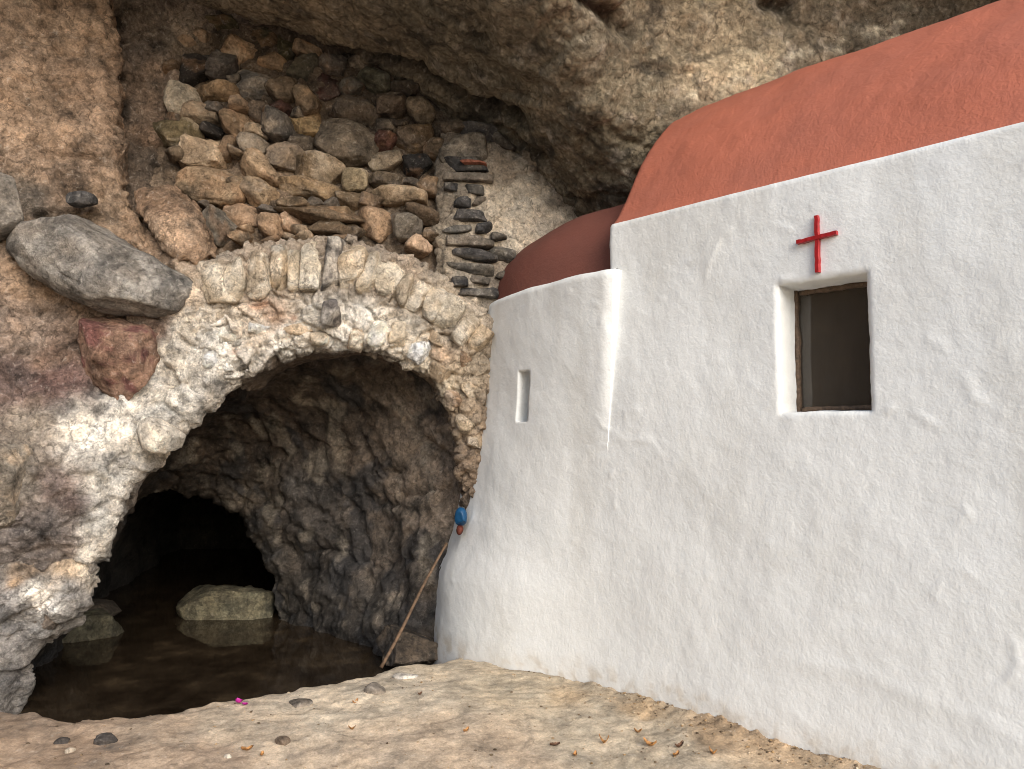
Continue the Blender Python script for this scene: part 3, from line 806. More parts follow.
for i, (X, Yp, w, hh, rot, colr) in enumerate(stones):
    px, py = 140 + X / 3.003, Yp / 3.003
    Yd = RY(np.array([[px, py]]) / 300)[0] + rng.uniform(-.03, .05)
    V, F = stone_mesh(px, py, w / 3.003 * 1.10, hh / 3.003 * 1.12, rot, Yd, rng.uniform(.26, .36), i, e=rng.uniform(.45, .75), cuts=int(rng.integers(10, 18)), rough=.10, lim0=.66)
    sec = [(196, 176, 148), (80, 72, 60), (150, 110, 72), (110, 104, 98)][i % 4]
    o = mesh_obj('stone', V, F, M_stone, parent=rubble, tint=stone_tint(V, colr, i, sec, .4, 1.05))
    if i in lab: o['label'] = lab[i]

def boulder(name, label, px, py, w, h, rot, Y, thick, seed, colr, second=None, amt=.5, mat=None, k=1.0, cat='boulder', **kw):
    V, F = stone_mesh(px, py, w, h, rot, Y, thick, seed, sub=5, **kw)
    return mesh_obj(name, V, F, mat or M_stone, tint=stone_tint(V, colr, seed, second, amt, k), label=label, cat=cat)

boulder('grey_boulder', 'large smooth grey oval boulder jutting from the cliff left of the arch', 106, 269, 188, 82, 26, 5.02, .62, 201, (118, 112, 105), (190, 186, 178), .3, e=.66, cuts=10, rough=.07, lim0=.74)
boulder('grey_boulder', 'grey boulder at the left edge above the large oval boulder', -8, 208, 56, 74, 55, 4.75, .4, 202, (132, 124, 114), e=.7, cuts=7, rough=.04)
boulder('red_rock', 'dark red and brown rock set in the cliff under the grey boulder', 118, 358, 80, 84, 12, 5.02, .36, 203, (142, 108, 86), (110, 64, 60), .9, e=.62, cuts=12, rough=.10, lim0=.7)
boulder('pale_stone', 'pale grey stone at the left edge of the arch opening', 160, 436, 44, 36, 20, 4.93, .26, 204, (206, 196, 180), e=.75, cuts=8, rough=.05)
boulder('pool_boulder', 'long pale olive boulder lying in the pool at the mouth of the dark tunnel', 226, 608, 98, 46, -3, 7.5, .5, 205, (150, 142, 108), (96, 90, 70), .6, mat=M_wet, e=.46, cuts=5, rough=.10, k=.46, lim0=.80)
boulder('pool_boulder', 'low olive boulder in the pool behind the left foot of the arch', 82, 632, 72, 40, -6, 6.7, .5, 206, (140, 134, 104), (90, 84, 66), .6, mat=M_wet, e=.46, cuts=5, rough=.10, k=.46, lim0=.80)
boulder('pool_boulder', 'dark slab of rock standing behind the low olive boulder in the pool', 92, 607, 52, 22, 0, 6.9, .4, 207, (70, 62, 52), mat=M_wet, e=.6, cuts=8, rough=.06)
boulder('damp_rock', 'brown damp rock at the water edge beside the leaning stick', 412, 648, 80, 38, 14, 5.8, .5, 208, (100, 86, 70), (50, 47, 45), .8, mat=M_wet, e=.62, cuts=12, rough=.14, k=.7)
boulder('dark_rock', 'small dark grey rock set in the cliff above the oval boulder', 82, 200, 26, 14, -8, 4.98, .16, 209, (78, 76, 76), e=.7, cuts=8)
boulder('grey_rock', 'weathered grey rock bulging from the cliff at the left edge', 4, 482, 50, 90, 8, 4.6, .4, 210, (146, 134, 118), (176, 150, 118), .6, e=.75, cuts=8, rough=.07, mat=M_rock)

# ------------------------------------------------------------------ the arch
a_c = at(340, 345, 5.2)
arch = thing('stone_arch', 'whitewashed rough stone arch over the dark pool', 'arch', (a_c[0], 5.3, -.2))
slab('masonry', [(196, 268), (215, 250), (250, 243), (300, 236), (345, 236), (400, 250), (440, 275), (480, 305), (520, 330), (620, 360), (620, 780), (520, 780), (510, 640), (500, 570),
                 (486, 530), (462, 505), (458, 480), (458, 445), (448, 412), (430, 381), (395, 357), (345, 346), (285, 352), (245, 368), (225, 384), (204, 366), (190, 320)], arch_ctrl, M_white,
     [(220, 340, .12, W1), (250, 330, .1, (226, 206, 180)), (270, 320, .07, (200, 160, 124)), (230, 360, .1, W1), (280, 345, .1, W1), (310, 325, .1, W2), (345, 335, .1, W1), (370, 325, .1, W1),
      (400, 340, .1, W2), (420, 365, .1, (220, 204, 176)), (440, 355, .06, (190, 156, 118)), (445, 390, .1, (196, 176, 142)), (470, 370, .1, (180, 158, 126)), (460, 420, .12, (170, 146, 114)),
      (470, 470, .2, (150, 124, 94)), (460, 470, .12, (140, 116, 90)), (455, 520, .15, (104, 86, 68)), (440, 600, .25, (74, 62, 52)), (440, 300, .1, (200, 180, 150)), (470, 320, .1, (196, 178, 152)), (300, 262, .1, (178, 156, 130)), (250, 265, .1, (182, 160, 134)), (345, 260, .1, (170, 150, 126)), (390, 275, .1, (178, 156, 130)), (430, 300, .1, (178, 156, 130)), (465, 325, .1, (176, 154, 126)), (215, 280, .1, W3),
      (235, 350, .03, (190, 140, 100)), (258, 305, .03, (188, 134, 92)), (292, 322, .03, (190, 142, 104)), (550, 450, .3, (130, 108, 84)), (335, 360, .1, W1), (380, 356, .08, W2)],
     roll=.12, depth=.5, res=.0095, edge=.04, under=.02,
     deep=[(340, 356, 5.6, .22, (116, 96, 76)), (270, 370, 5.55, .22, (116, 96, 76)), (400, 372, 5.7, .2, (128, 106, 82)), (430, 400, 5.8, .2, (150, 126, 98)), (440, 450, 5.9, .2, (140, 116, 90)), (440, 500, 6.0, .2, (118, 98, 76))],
     disp=dict(big=.03, facet=.045, mid=.04, fine=.016, lump=.026, lf=17, ff=6.0), seed=6, parent=arch, amt=.07)
vous = [(65, 255, 76, 150, -22), (120, 245, 52, 126, -10), (185, 232, 52, 140, -6), (243, 217, 54, 140, -2), (290, 222, 32, 124, 0), (338, 200, 62, 150, 3), (402, 200, 48, 160, 5), (455, 212, 74, 140, 8),
        (514, 226, 46, 124, 12), (570, 246, 76, 130, 15), (614, 270, 40, 106, 18), (657, 292, 48, 108, 22), (702, 312, 56, 110, 26), (750, 348, 58, 108, 33), (797, 388, 62, 104, 38), (834, 428, 46, 96, 42)]
for i, (X, Yp, w, hh, rot) in enumerate(vous):
    px, py = 200 + X / 3.003, 200 + Yp / 3.003
    Yd = AF(np.array([[px, py]]) / 300)[0] + .015 + rng.uniform(-.02, .02)
    V, F = stone_mesh(px, py, w / 3.003 * 1.26, hh / 3.003 * 1.06, rot, Yd + .05, .30, 300 + i, e=.30, cuts=9, rough=.08, lim0=.84)
    if i == 6:
        mesh_obj('voussoir', V, F, M_white, parent=arch, tint=stone_tint(V, (112, 106, 102), 300 + i, (226, 216, 200), .6))['label'] = 'dark grey voussoir at the crown'
    else:
        c = [(196, 178, 150), (202, 188, 164), (180, 162, 136), (194, 172, 140)][i % 4]
        mesh_obj('voussoir', V, F, M_white, parent=arch, tint=stone_tint(V, c, 300 + i, (226, 216, 198), .7))
V, F = stone_mesh(332, 314, 18, 32, 8, 5.12, .2, 330, e=.55, cuts=9, rough=.06)
mesh_obj('wedge_stone', V, F, M_white, parent=arch, tint=stone_tint(V, (104, 98, 96), 330, (220, 210, 196), .5))
# smaller facing stones on the whitewashed haunch
for i, (px, py, w, hh, rot) in enumerate([(232, 338, 30, 20, 10), (262, 330, 26, 16, 0), (300, 330, 30, 18, -5), (398, 338, 18, 34, 12), (376, 334, 24, 30, 8), (420, 352, 22, 30, 25), (440, 372, 26, 20, 40),
                                          (452, 398, 22, 16, 50), (466, 425, 26, 18, 60), (436, 340, 26, 14, 30), (462, 358, 24, 14, 40), (470, 390, 20, 16, 40), (476, 440, 18, 20, 0), (212, 360, 30, 20, -30),
                                          (356, 340, 20, 26, 0), (318, 340, 24, 14, 0)]):
    Yd = AF(np.array([[px, py]]) / 300)[0] + .05
    V, F = stone_mesh(px, py, w, hh, rot, Yd, .2, 340 + i, e=.6, cuts=10, rough=.08)
    c = [(226, 214, 194), (236, 228, 214), (206, 180, 146), (214, 196, 168)][i % 4] if px < 430 else [(176, 152, 120), (150, 122, 94), (190, 166, 132)][i % 3]
    mesh_obj('facing_stone', V, F, M_white, parent=arch, tint=stone_tint(V, c, 340 + i, (240, 232, 220), .6 if px < 430 else .2))

# ------------------------------------------------------------------ slate pier and plastered wall
p_c = at(500, 235, 5.65)
pier = thing('slate_pier', 'pale plastered pier with courses of thin dark slates between rubble and chapel', 'pier', (p_c[0], 5.65, p_c[2] - .6))
slab('plaster_core', [(440, 130), (470, 132), (500, 142), (545, 165), (585, 195), (640, 215), (640, 380), (520, 380), (470, 330), (434, 300), (434, 210)],
     [(440, 130, 5.68), (440, 300, 5.55), (500, 200, 5.62), (580, 200, 5.85), (520, 300, 5.65), (640, 380, 6.0), (495, 140, 5.7)], M_white,
     [(455, 150, .1, (130, 116, 98)), (450, 200, .1, (140, 126, 106)), (445, 250, .1, (150, 134, 110)), (490, 200, .1, (196, 178, 150)), (530, 190, .1, (206, 190, 164)), (550, 220, .1, (196, 178, 152)),
      (510, 240, .1, (200, 184, 158)), (500, 170, .08, (160, 142, 118)), (540, 170, .05, (132, 118, 98)), (560, 200, .05, (150, 132, 108)), (520, 270, .1, (180, 160, 134)), (490, 280, .08, (150, 134, 114)),
      (465, 290, .1, (180, 164, 140))],
     roll=.08, depth=.35, res=.0105, edge=.025, disp=dict(big=.02, facet=.025, mid=.02, fine=.014, lump=.012, lf=18), seed=7, parent=pier, amt=.1)
sl = [(478, 137, 38, 15, 8), (464, 153, 47, 24, -6)]
yy = 170.0
rr = np.random.default_rng(31)
while yy < 300:
    hh_ = rr.uniform(6.5, 12.5)
    x0, x1 = 446 + rr.uniform(-4, 8), 484 + rr.uniform(-6, 10) + (6 if yy > 240 else 0)
    if rr.random() < .3:
        xm = rr.uniform(.4, .6) * (x1 - x0) + x0
        sl += [((x0 + xm) / 2, yy + rr.uniform(-2, 2), xm - x0 - 1, hh_ * rr.uniform(.7, 1.05), rr.uniform(-5, 6)), ((xm + x1) / 2, yy + rr.uniform(-2, 2), x1 - xm - 1, hh_ * rr.uniform(.7, 1.05), rr.uniform(-5, 6))]
    else:
        sl.append(((x0 + x1) / 2, yy, x1 - x0, hh_, rr.uniform(-4, 5)))
    yy += hh_ + rr.uniform(.5, 4.0)
sl += [(200 + a / 3.003, 200 + b / 3.003, c / 3.003, d / 3.003, e) for a, b, c, d, e in [(908, 168, 80, 40, 8), (900, 120, 50, 20, -5), (915, 235, 60, 24, 10), (860, 285, 70, 24, 4)]]
PF = px_rbf([(440, 130, 5.68), (440, 300, 5.55), (500, 200, 5.62), (580, 200, 5.85), (520, 300, 5.65), (640, 380, 6.0), (495, 140, 5.7)])
for i, (px, py, w, hh, rot) in enumerate(sl):
    Yd = PF(np.array([[px, py]]) / 300)[0] + .02
    V, F = stone_mesh(px, py, w * 1.04, hh * 1.25, rot, Yd + .05 + rr.uniform(0, .035), .30, 400 + i, e=.30, cuts=5, rough=.09, lim0=.90)
    mesh_obj('slate', V, F, M_stone, parent=pier, tint=stone_tint(V, [(74, 72, 72), (92, 88, 82), (62, 62, 64), (112, 102, 90)][i % 4] if i != 1 else (112, 104, 92), 400 + i, (150, 140, 124), .35))
V, F = stone_mesh(340 + 400 / 3.003, 493 / 3.003, 28, 4.6, 3, 5.58, .14, 440, e=.5, cuts=4, rough=.05)
mesh_obj('brick_tile', V, F, M_stone, parent=pier, tint=stone_tint(V, (150, 84, 58), 440))['label'] = 'thin red brick tile'
for i, (px, py, w, hh, rot) in enumerate([(476, 132, 40, 14, 15), (500, 142, 36, 16, 25), (530, 162, 30, 12, 30), (455, 128, 30, 16, 0), (556, 180, 26, 12, 35)]):
    V, F = stone_mesh(px, py, w, hh, rot, PF(np.array([[px, py]]) / 300)[0] + .06, .22, 450 + i, e=.65, cuts=9, rough=.08)
    mesh_obj('capping_stone', V, F, M_stone, parent=pier, tint=stone_tint(V, [(110, 96, 80), (92, 84, 74), (150, 134, 112)][i % 3], 450 + i))

# ------------------------------------------------------------------ the chapel
ch_loc = wall_pt(1.0, 1.2, -.1)
chapel = thing('chapel', 'small white plastered cave chapel with red domed roof under the overhanging rock', 'chapel', ch_loc)
TW0, TW1, ZW0, ZW1 = .455, .885, 1.612, 2.243
TC = -.636
def lines(a, b, st, marks):
    v = np.arange(a, b + st * .5, st)
    v[-1] = b
    for m in marks:
        v[np.argmin(np.abs(v - m))] = m
    return v
tl = lines(TC, 3.6, .0125, [TW0, TW1]); zl = lines(-.45, TOP, .0125, [ZW0, ZW1])
TT, Zg = np.meshgrid(tl, zl, indexing='ij')
t, z = TT.ravel(), Zg.ravel()
def plaster_relief(P):
    h = .016 * fbm(P, 1.1, 3, seed=100) + .006 * fbm(P, 3.2, 3, seed=101) + .0028 * fbm(P, 16, 4, .6, seed=102)
    r = ridged(warp(P, 3, .12, 103), 2.1, 2, seed=103)
    h = h + .004 * smooth(.80, .97, r) * smooth(-.1, .3, fbm(P, 1.4, 2, seed=104))
    return h
def wall_tint(P):
    """soil splashed and rubbed on the foot of the wall, faint old damp patches"""
    gz = ground_z(P[:, 0], np.minimum(P[:, 1], edge_y(P[:, 0]) - .25))
    hgt = P[:, 2] - gz
    n = fbm(P, 5, 4, .6, seed=140)
    m = smooth(.16, .0, hgt - .10 * n) * (.18 + .4 * smooth(-.1, .25, fbm(P, 12, 4, .6, seed=141)))
    d = .10 * smooth(.05, .35, fbm(P * np.array([1, 1, .35]), 2.2, 4, seed=142))
    t = np.ones((len(P), 3)) * (1 - d[:, None] * np.array([.9, 1.0, 1.15]))
    return t * (1 - m[:, None]) + m[:, None] * np.array([.62, .50, .36])
def foot(z):
    return .03 * smooth(.5, -.15, z) ** 1.5
Pw = wall_pt(t, 0, z)
out = plaster_relief(Pw) + foot(z) + .004 * np.exp(-((z - .32 - .10 * np.sin(t * 2.3) - .05 * fbm(Pw, 2, 2)) / .04) ** 2) * smooth(0, .7, t)
# round the shoulder at the top and at the free corner, and the edge of the window opening
out = out - .010 * np.clip(1 - (TOP - z) / .02, 0, 1) ** 2 - .05 * np.clip(1 - (t - TC) / .05, 0, 1) ** 2 * smooth(2.40, 2.48, z)
dw = np.maximum(np.maximum(TW0 - t, t - TW1), np.maximum(ZW0 - z, z - ZW1))
out = out - .014 * np.clip(1 - dw / .022, 0, 1) ** 2 * (dw >= -1e-6)
tw = t + 0 * t; zw = z.copy()
nearw = np.exp(-(np.maximum(dw, 0) / .05) ** 2)
zw += nearw * .008 * fbm(Pw, 12, 3, seed=105); tw += nearw * .008 * fbm(Pw, 11, 3, seed=106)
V = wall_pt(tw, -out, zw)
keep = ~((t > TW0 + 1e-4) & (t < TW1 - 1e-4) & (z > ZW0 + 1e-4) & (z < ZW1 - 1e-4))
F = grid_faces(len(tl), len(zl), keep.reshape(TT.shape))
# reveal: follow the opening's rim inwards
it0, it1 = np.argmin(abs(tl - TW0)), np.argmin(abs(tl - TW1)); iz0, iz1 = np.argmin(abs(zl - ZW0)), np.argmin(abs(zl - ZW1))
nz = len(zl)
rim = [i * nz + iz0 for i in range(it0, it1)] + [it1 * nz + j for j in range(iz0, iz1)] + [i * nz + iz1 for i in range(it1, it0, -1)] + [it0 * nz + j for j in range(iz1, iz0, -1)]
rim = np.array(rim)
base = V[rim]; prev = rim; Vs = [V]; Fs = [F]; nv = len(V)
DEPTH = .21
for k in range(1, 15):
    f = k / 14
    q = base + np.r_[NI, 0] * DEPTH * f
    tc, zc = (TW0 + TW1) / 2, (ZW0 + ZW1) / 2
    q = q + np.stack([-(t[rim] - tc) * DA[0] * .04 * f, -(t[rim] - tc) * DA[1] * .04 * f, -(z[rim] - zc) * .03 * f], 1)
    q = q + .004 * np.stack([fbm(q, 10, 3, seed=1), fbm(q, 10, 3, seed=2), fbm(q, 10, 3, seed=3)], 1)
    idx = nv + np.arange(len(rim)); nv += len(rim)
    Vs.append(q); Fs.append(np.stack([prev, np.roll(prev, -1), np.roll(idx, -1), idx], 1)); prev = idx
# free end of the nave wall (return at t = TC) and its flat top under the roof
ss = np.linspace(0, 2.7, 60); zz = np.linspace(-.45, TOP, 100)
left_col = V[:nz]
V = np.concatenate(Vs); F = np.concatenate(Fs)
nave = mesh_obj('nave_wall', V, F, M_plaster, parent=chapel, tint=wall_tint(V))
SS, Z2 = np.meshgrid(ss, zz, indexing='ij')
zt = np.minimum(Z2.ravel(), 9)
Pe = wall_pt(TC + .012 + 0 * SS.ravel(), SS.ravel() + .055, -.45 + (roof_z(SS.ravel()) - .02 + .45) * (Z2.ravel() + .45) / (TOP + .45))
mesh_obj('end_wall', Pe, grid_faces(60, 100), M_plaster, parent=chapel, tint=np.ones(3))

# nave roof (barrel vault) with thickness at the free end
sl_ = np.concatenate([np.linspace(-.004, .5, 50), np.linspace(.51, 2.72, 110)])
tlr = np.concatenate([np.arange(TC + .012, 2.4, .016), np.arange(2.4, 3.65, .05)])
TT, SG = np.meshgrid(tlr, sl_, indexing='ij')
eave = .012 - plaster_relief(wall_pt(TT.ravel(), 0, TOP))
P = wall_pt(TT.ravel(), SG.ravel() + eave * (1 - smooth(0, .3, SG.ravel())), roof_z(SG.ravel()) - .02)
G = P.reshape(len(tlr), len(sl_), 3); N = grid_normals(G).reshape(-1, 3); N[N[:, 2] < 0] *= -1
hh = .028 * fbm(P, 1.3, 3, seed=110) + .008 * fbm(P, 5, 4, seed=111) + .0025 * fbm(P, 22, 3, seed=112)
edge = np.clip(1 - (TT.ravel() - TC) / .06, 0, 1) ** 2
fade = smooth(0, .2, SG.ravel())
P = P + N * (hh * fade - .04 * edge)[:, None]
mesh_obj('roof', P, grid_faces(len(tlr), len(sl_)), M_red, parent=chapel)

# apse
RA, LA = 1.25, 2.17
fz = np.array([-.5, -.09, .30, .45, .56, .70, 1.03, 1.75, 2.44, 2.6]); fo = np.array([.33, .30, .27, .262, .235, .175, .112, .045, .03, .03])
def flare(z):
    r = 0
    for k in (-.08, -.04, 0, .04, .08): r = r + np.interp(z + k, fz, fo) / 5
    return r
ZAP = 2.475
def apse_pt(th, z, extra=0.0):
    th = np.asarray(th, float); z = np.asarray(z, float)
    ta = np.interp(z, [-.5, .6, 1.4, ZAP], [-.634, -.634, -.634, -.524])
    pr = np.interp(z, [-.5, .3, 1.4, ZAP], [.0, .0, .0, .098])
    s0 = RA - RA * np.cos(th); t0 = ta - LA * np.sin(th)
    # outward normal of the ellipse in (t, s)
    nt, ns = -np.sin(th) / LA, -np.cos(th) / RA
    l = np.hypot(nt, ns); nt, ns = nt / l, ns / l
    w = smooth(0, math.radians(42), th)
    off = (pr + foot(z)) * (1 - w) + (.06 + flare(z)) * w + extra
    return t0 + nt * off, s0 + ns * off
th = np.concatenate([np.linspace(0, math.radians(70), 150), np.linspace(math.radians(71.5), math.radians(150), 40)])
zl = np.arange(-.45, ZAP + .001, .0125); zl[-1] = ZAP
TH, ZG = np.meshgrid(th, zl, indexing='ij')
tt, sq = apse_pt(TH.ravel(), ZG.ravel())
P = wall_pt(tt, sq, ZG.ravel())
# slit window position: find th for px 519..529
def th_for(px, z):
    best = None
    for a in np.linspace(0, math.radians(55), 700):
        q = wall_pt(*apse_pt(a, z), z)
        x = 512 + FPX * q[0] / (q[1] * math.cos(PITCH) + (q[2] - 1.5) * math.sin(PITCH))
        if best is None or abs(x - px) < best[0]: best = (abs(x - px), a)
    return best[1]
tha, thb = th_for(530, 1.75), th_for(518.5, 1.75)
q = wall_pt(*apse_pt((tha + thb) / 2, 1.75), 1.75)
zs0, zs1 = at(524, 423, q[1])[2], at(524, 371, q[1])[2]
ex = plaster_relief(P)
sh = -.03 * np.clip(1 - (ZAP - ZG.ravel()) / .04, 0, 1) ** 2 - .02 * np.clip(1 - TH.ravel() / .03, 0, 1) ** 2 * smooth(1.4, 1.8, ZG.ravel())
tt, sq = apse_pt(TH.ravel(), ZG.ravel(), ex + sh + .01 * fbm(P, 2.2, 3, seed=120) * smooth(0, .5, TH.ravel()))
P = wall_pt(tt, sq, ZG.ravel() + .012 * smooth(ZAP - .1, ZAP, ZG.ravel()) * fbm(P, 3, 3, seed=121))
thv, zv = TH.ravel(), ZG.ravel()
ia, ib = np.searchsorted(th, tha), np.searchsorted(th, thb)
ja, jb = np.searchsorted(zl, zs0), np.searchsorted(zl, zs1)
keep = np.ones(TH.shape, bool); keep[ia + 1:ib, ja + 1:jb] = False
F = grid_faces(len(th), len(zl), keep)
nz = len(zl)
rim = np.array([i * nz + ja for i in range(ia, ib)] + [ib * nz + j for j in range(ja, jb)] + [i * nz + jb for i in range(ib, ia, -1)] + [ia * nz + j for j in range(jb, ja, -1)])
Vs = [P]; Fs = [F]; nv = len(P); prev = rim; base = P[rim]
for k in range(1, 9):
    qk = base + np.r_[NI, 0] * .30 * k / 8
    idx = nv + np.arange(len(rim)); nv += len(rim)
    Vs.append(qk); Fs.append(np.stack([prev, np.roll(prev, -1), np.roll(idx, -1), idx], 1)); prev = idx
Vs.append(qk.mean(0)[None]); c_i = nv; nv += 1
Fs.append(np.stack([prev, np.roll(prev, -1), np.full(len(prev), c_i), np.full(len(prev), c_i)], 1))
# return face towards the nave (the bright strip)
col = P[:nz]
Vs.append(col); prev = nv + np.arange(nz); nv += nz
for k in range(1, 9):
    qk = col + np.r_[NI, 0] * .16 * k / 8 + np.r_[DA, 0] * .006 * math.sin(k / 8 * 3.1)
    idx = nv + np.arange(nz); nv += nz
    Vs.append(qk); Fs.append(np.stack([prev[:-1], prev[1:], idx[1:], idx[:-1]], 1)); prev = idx
# flat shoulder on top of the wall
top = np.arange(len(th)) * nz + nz - 1
topP = P[top]; prev = top
for k in range(1, 5):
    tq, sq2 = apse_pt(th, np.full(len(th), ZAP), -.06 * k)
    qk = wall_pt(tq, sq2, topP[:, 2] + .004)
    idx = nv + np.arange(len(th)); nv += len(th)
    Vs.append(qk); Fs.append(np.stack([prev[:-1], prev[1:], idx[1:], idx[:-1]], 1)); prev = idx
Fq = np.concatenate(Fs)
Vq = np.concatenate(Vs)
fl = [list(dict.fromkeys(f)) for f in Fq.tolist()]
mesh_obj('apse_wall', Vq, fl, M_plaster, parent=chapel, tint=wall_tint(Vq))

# apse half dome
ph = np.linspace(0, math.pi / 2, 60)
TH, PHI = np.meshgrid(np.linspace(0, math.radians(160), 160), ph, indexing='ij')
tq, sq = apse_pt(np.maximum(TH.ravel(), 0), np.full(TH.size, ZAP), -.05 - .16 * (1 - smooth(0, math.radians(30), TH.ravel())))
tq = np.where(TH.ravel() < 0, tq + .25, tq)
cs = np.cos(PHI.ravel())
tcn, scn = -.524, RA + .1
td, sd = tcn + (tq - tcn) * cs ** .8, scn + (sq - scn) * cs ** .8
td = np.minimum(td, TC + .016)
sd = np.where(td > TC - .02, np.maximum(sd, .075), sd)
P = wall_pt(td, sd, ZAP - .03 + .75 * np.sin(PHI.ravel()) ** .9)
P = P + np.stack([0 * cs, 0 * cs, .02 * fbm(P, 2, 3, seed=130) + .006 * fbm(P, 9, 3, seed=131)], 1)
mesh_obj('apse_roof', P, grid_faces(160, 60), M_red_shaded, parent=chapel)

# window
def bar(a, b, w, dep, n=14, seed=0, wob=.002):
    """a hand-cut bar in the wall's plane from (t,z) a to b; w wide, from s0 to s0+dep"""
    (t0, z0, s0), (t1, z1, _) = a, b
    L = math.hypot(t1 - t0, z1 - z0); ux, uz = (t1 - t0) / L, (z1 - z0) / L; vx, vz = -uz, ux
    V = []; prof = [(-.5, .12), (-.42, 0), (.42, 0), (.5, .12), (.5, 1), (-.5, 1)]
    r = np.random.default_rng(seed)
    for k in range(n + 1):
        f = k / n; e = wob * r.normal(size=3)
        for (a_, d_) in prof:
            V.append((t0 + ux * L * f + vx * (a_ * w + e[0]), z0 + uz * L * f + vz * (a_ * w + e[1]), s0 + d_ * dep + e[2] * .5))
    V = np.array(V); m = len(prof); F = []
    for k in range(n):
        for j in range(m):
            F.append([k * m + j, k * m + (j + 1) % m, (k + 1) * m + (j + 1) % m, (k + 1) * m + j])
    F.append(list(range(m))[::-1]); F.append([n * m + j for j in range(m)])
    return wall_pt(V[:, 0], V[:, 2], V[:, 1]), F
def join(parts):
    V, F, n = [], [], 0
    for v, f in parts:
        V.append(v); F += [[i + n for i in q] for q in f]; n += len(v)
    return np.concatenate(V), F
fw = .024
sF = .165
V, F = join([bar((TW0 + .01, ZW0, sF), (TW0 + .01, ZW1, sF), fw, .045, seed=1), bar((TW1 - .01, ZW0, sF), (TW1 - .01, ZW1, sF), fw, .045, seed=2),
             bar((TW0 + .028, ZW0 + .018, sF + .003), (TW1 - .028, ZW0 + .018, sF + .003), fw, .04, seed=3), bar((TW0 + .028, ZW1 - .018, sF + .003), (TW1 - .028, ZW1 - .018, sF + .003), fw, .04, seed=4)])
win = mesh_obj('window', V, F, M_frame, parent=chapel)
q = [(TW0 + .012, ZW0 + .02), (TW1 - .012, ZW0 + .02), (TW1 - .012, ZW1 - .02), (TW0 + .012, ZW1 - .02)]
Vg = np.array([wall_pt(a, sF + .022 + d, b) for d in (0, .004) for a, b in q])
mesh_obj('pane', Vg, [[0, 1, 2, 3], [7, 6, 5, 4], [0, 4, 5, 1], [1, 5, 6, 2], [2, 6, 7, 3], [3, 7, 4, 0]], M_glass, parent=win, shade=False)
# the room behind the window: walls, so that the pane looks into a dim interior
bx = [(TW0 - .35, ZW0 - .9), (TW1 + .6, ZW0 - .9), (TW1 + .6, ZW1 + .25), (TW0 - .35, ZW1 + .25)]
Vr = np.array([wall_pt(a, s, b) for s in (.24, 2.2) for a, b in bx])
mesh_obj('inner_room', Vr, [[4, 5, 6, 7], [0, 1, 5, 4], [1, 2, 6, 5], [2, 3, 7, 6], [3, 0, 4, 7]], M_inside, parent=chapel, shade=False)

# cross above the window
tcx = .668
V, F = join([bar((tcx - .002, 2.275, -.024), (tcx + .002, 2.550, -.020), .020, .026, seed=11, wob=.0012), bar((tcx - .098, 2.437, -.028), (tcx + .098, 2.449, -.023), .020, .029, seed=12, wob=.0012)])
mesh_obj('cross', V, F, M_cross, shade=False, label='small red painted cross on the white wall above the window', cat='cross')

# ------------------------------------------------------------------ stick and blue bundle
def tube(pts, rad, seg=10):
    pts = np.array(pts); V = []; F = []
    for k, p in enumerate(pts):
        d = pts[min(k + 1, len(pts) - 1)] - pts[max(k - 1, 0)]; d /= np.linalg.norm(d)
        a = np.cross(d, [0, 1, .3]); a /= np.linalg.norm(a); b = np.cross(d, a)
        r = rad[k] if hasattr(rad, '__len__') else rad
        for j in range(seg):
            an = 2 * math.pi * j / seg
            V.append(p + r * (math.cos(an) * a + math.sin(an) * b))
    for k in range(len(pts) - 1):
        for j in range(seg):
            F.append([k * seg + j, k * seg + (j + 1) % seg, (k + 1) * seg + (j + 1) % seg, (k + 1) * seg + j])
    F.append(list(range(seg))[::-1]); F.append([(len(pts) - 1) * seg + j for j in range(seg)])
    return np.array(V), F
a, b = at(381, 668, 5.02), at(446, 543, 5.5)
pts = [a + (b - a) * f + np.array([.006 * math.sin(f * 7), 0, .004 * math.sin(f * 5 + 1)]) for f in np.linspace(0, 1, 24)]
rad = [.011 + .0012 * (k % 6 == 0) - .002 * k / 24 for k in range(24)]
V, F = tube(pts, rad)
mesh_obj('stick', V, F, M_stick, label='thin brown cane stick leaning in the arch opening by the water edge', cat='stick')

bun_c = at(460, 518, 5.55)
bundle = thing('bundle', 'small bright blue rounded bundle tucked behind the white apse wall', 'bundle', bun_c - np.array([0, 0, .09]))
V, F = stone_mesh(461, 517, 12, 19, 0, 5.54, .12, 500, e=.85, cuts=3, rough=.05)
mesh_obj('blue_bag', V, F, M_blue, parent=bundle)
V, F = stone_mesh(460, 530, 7, 10, 0, 5.56, .08, 501, e=.8, cuts=3, rough=.08)
mesh_obj('red_lining', V, F, M_orange, parent=bundle)

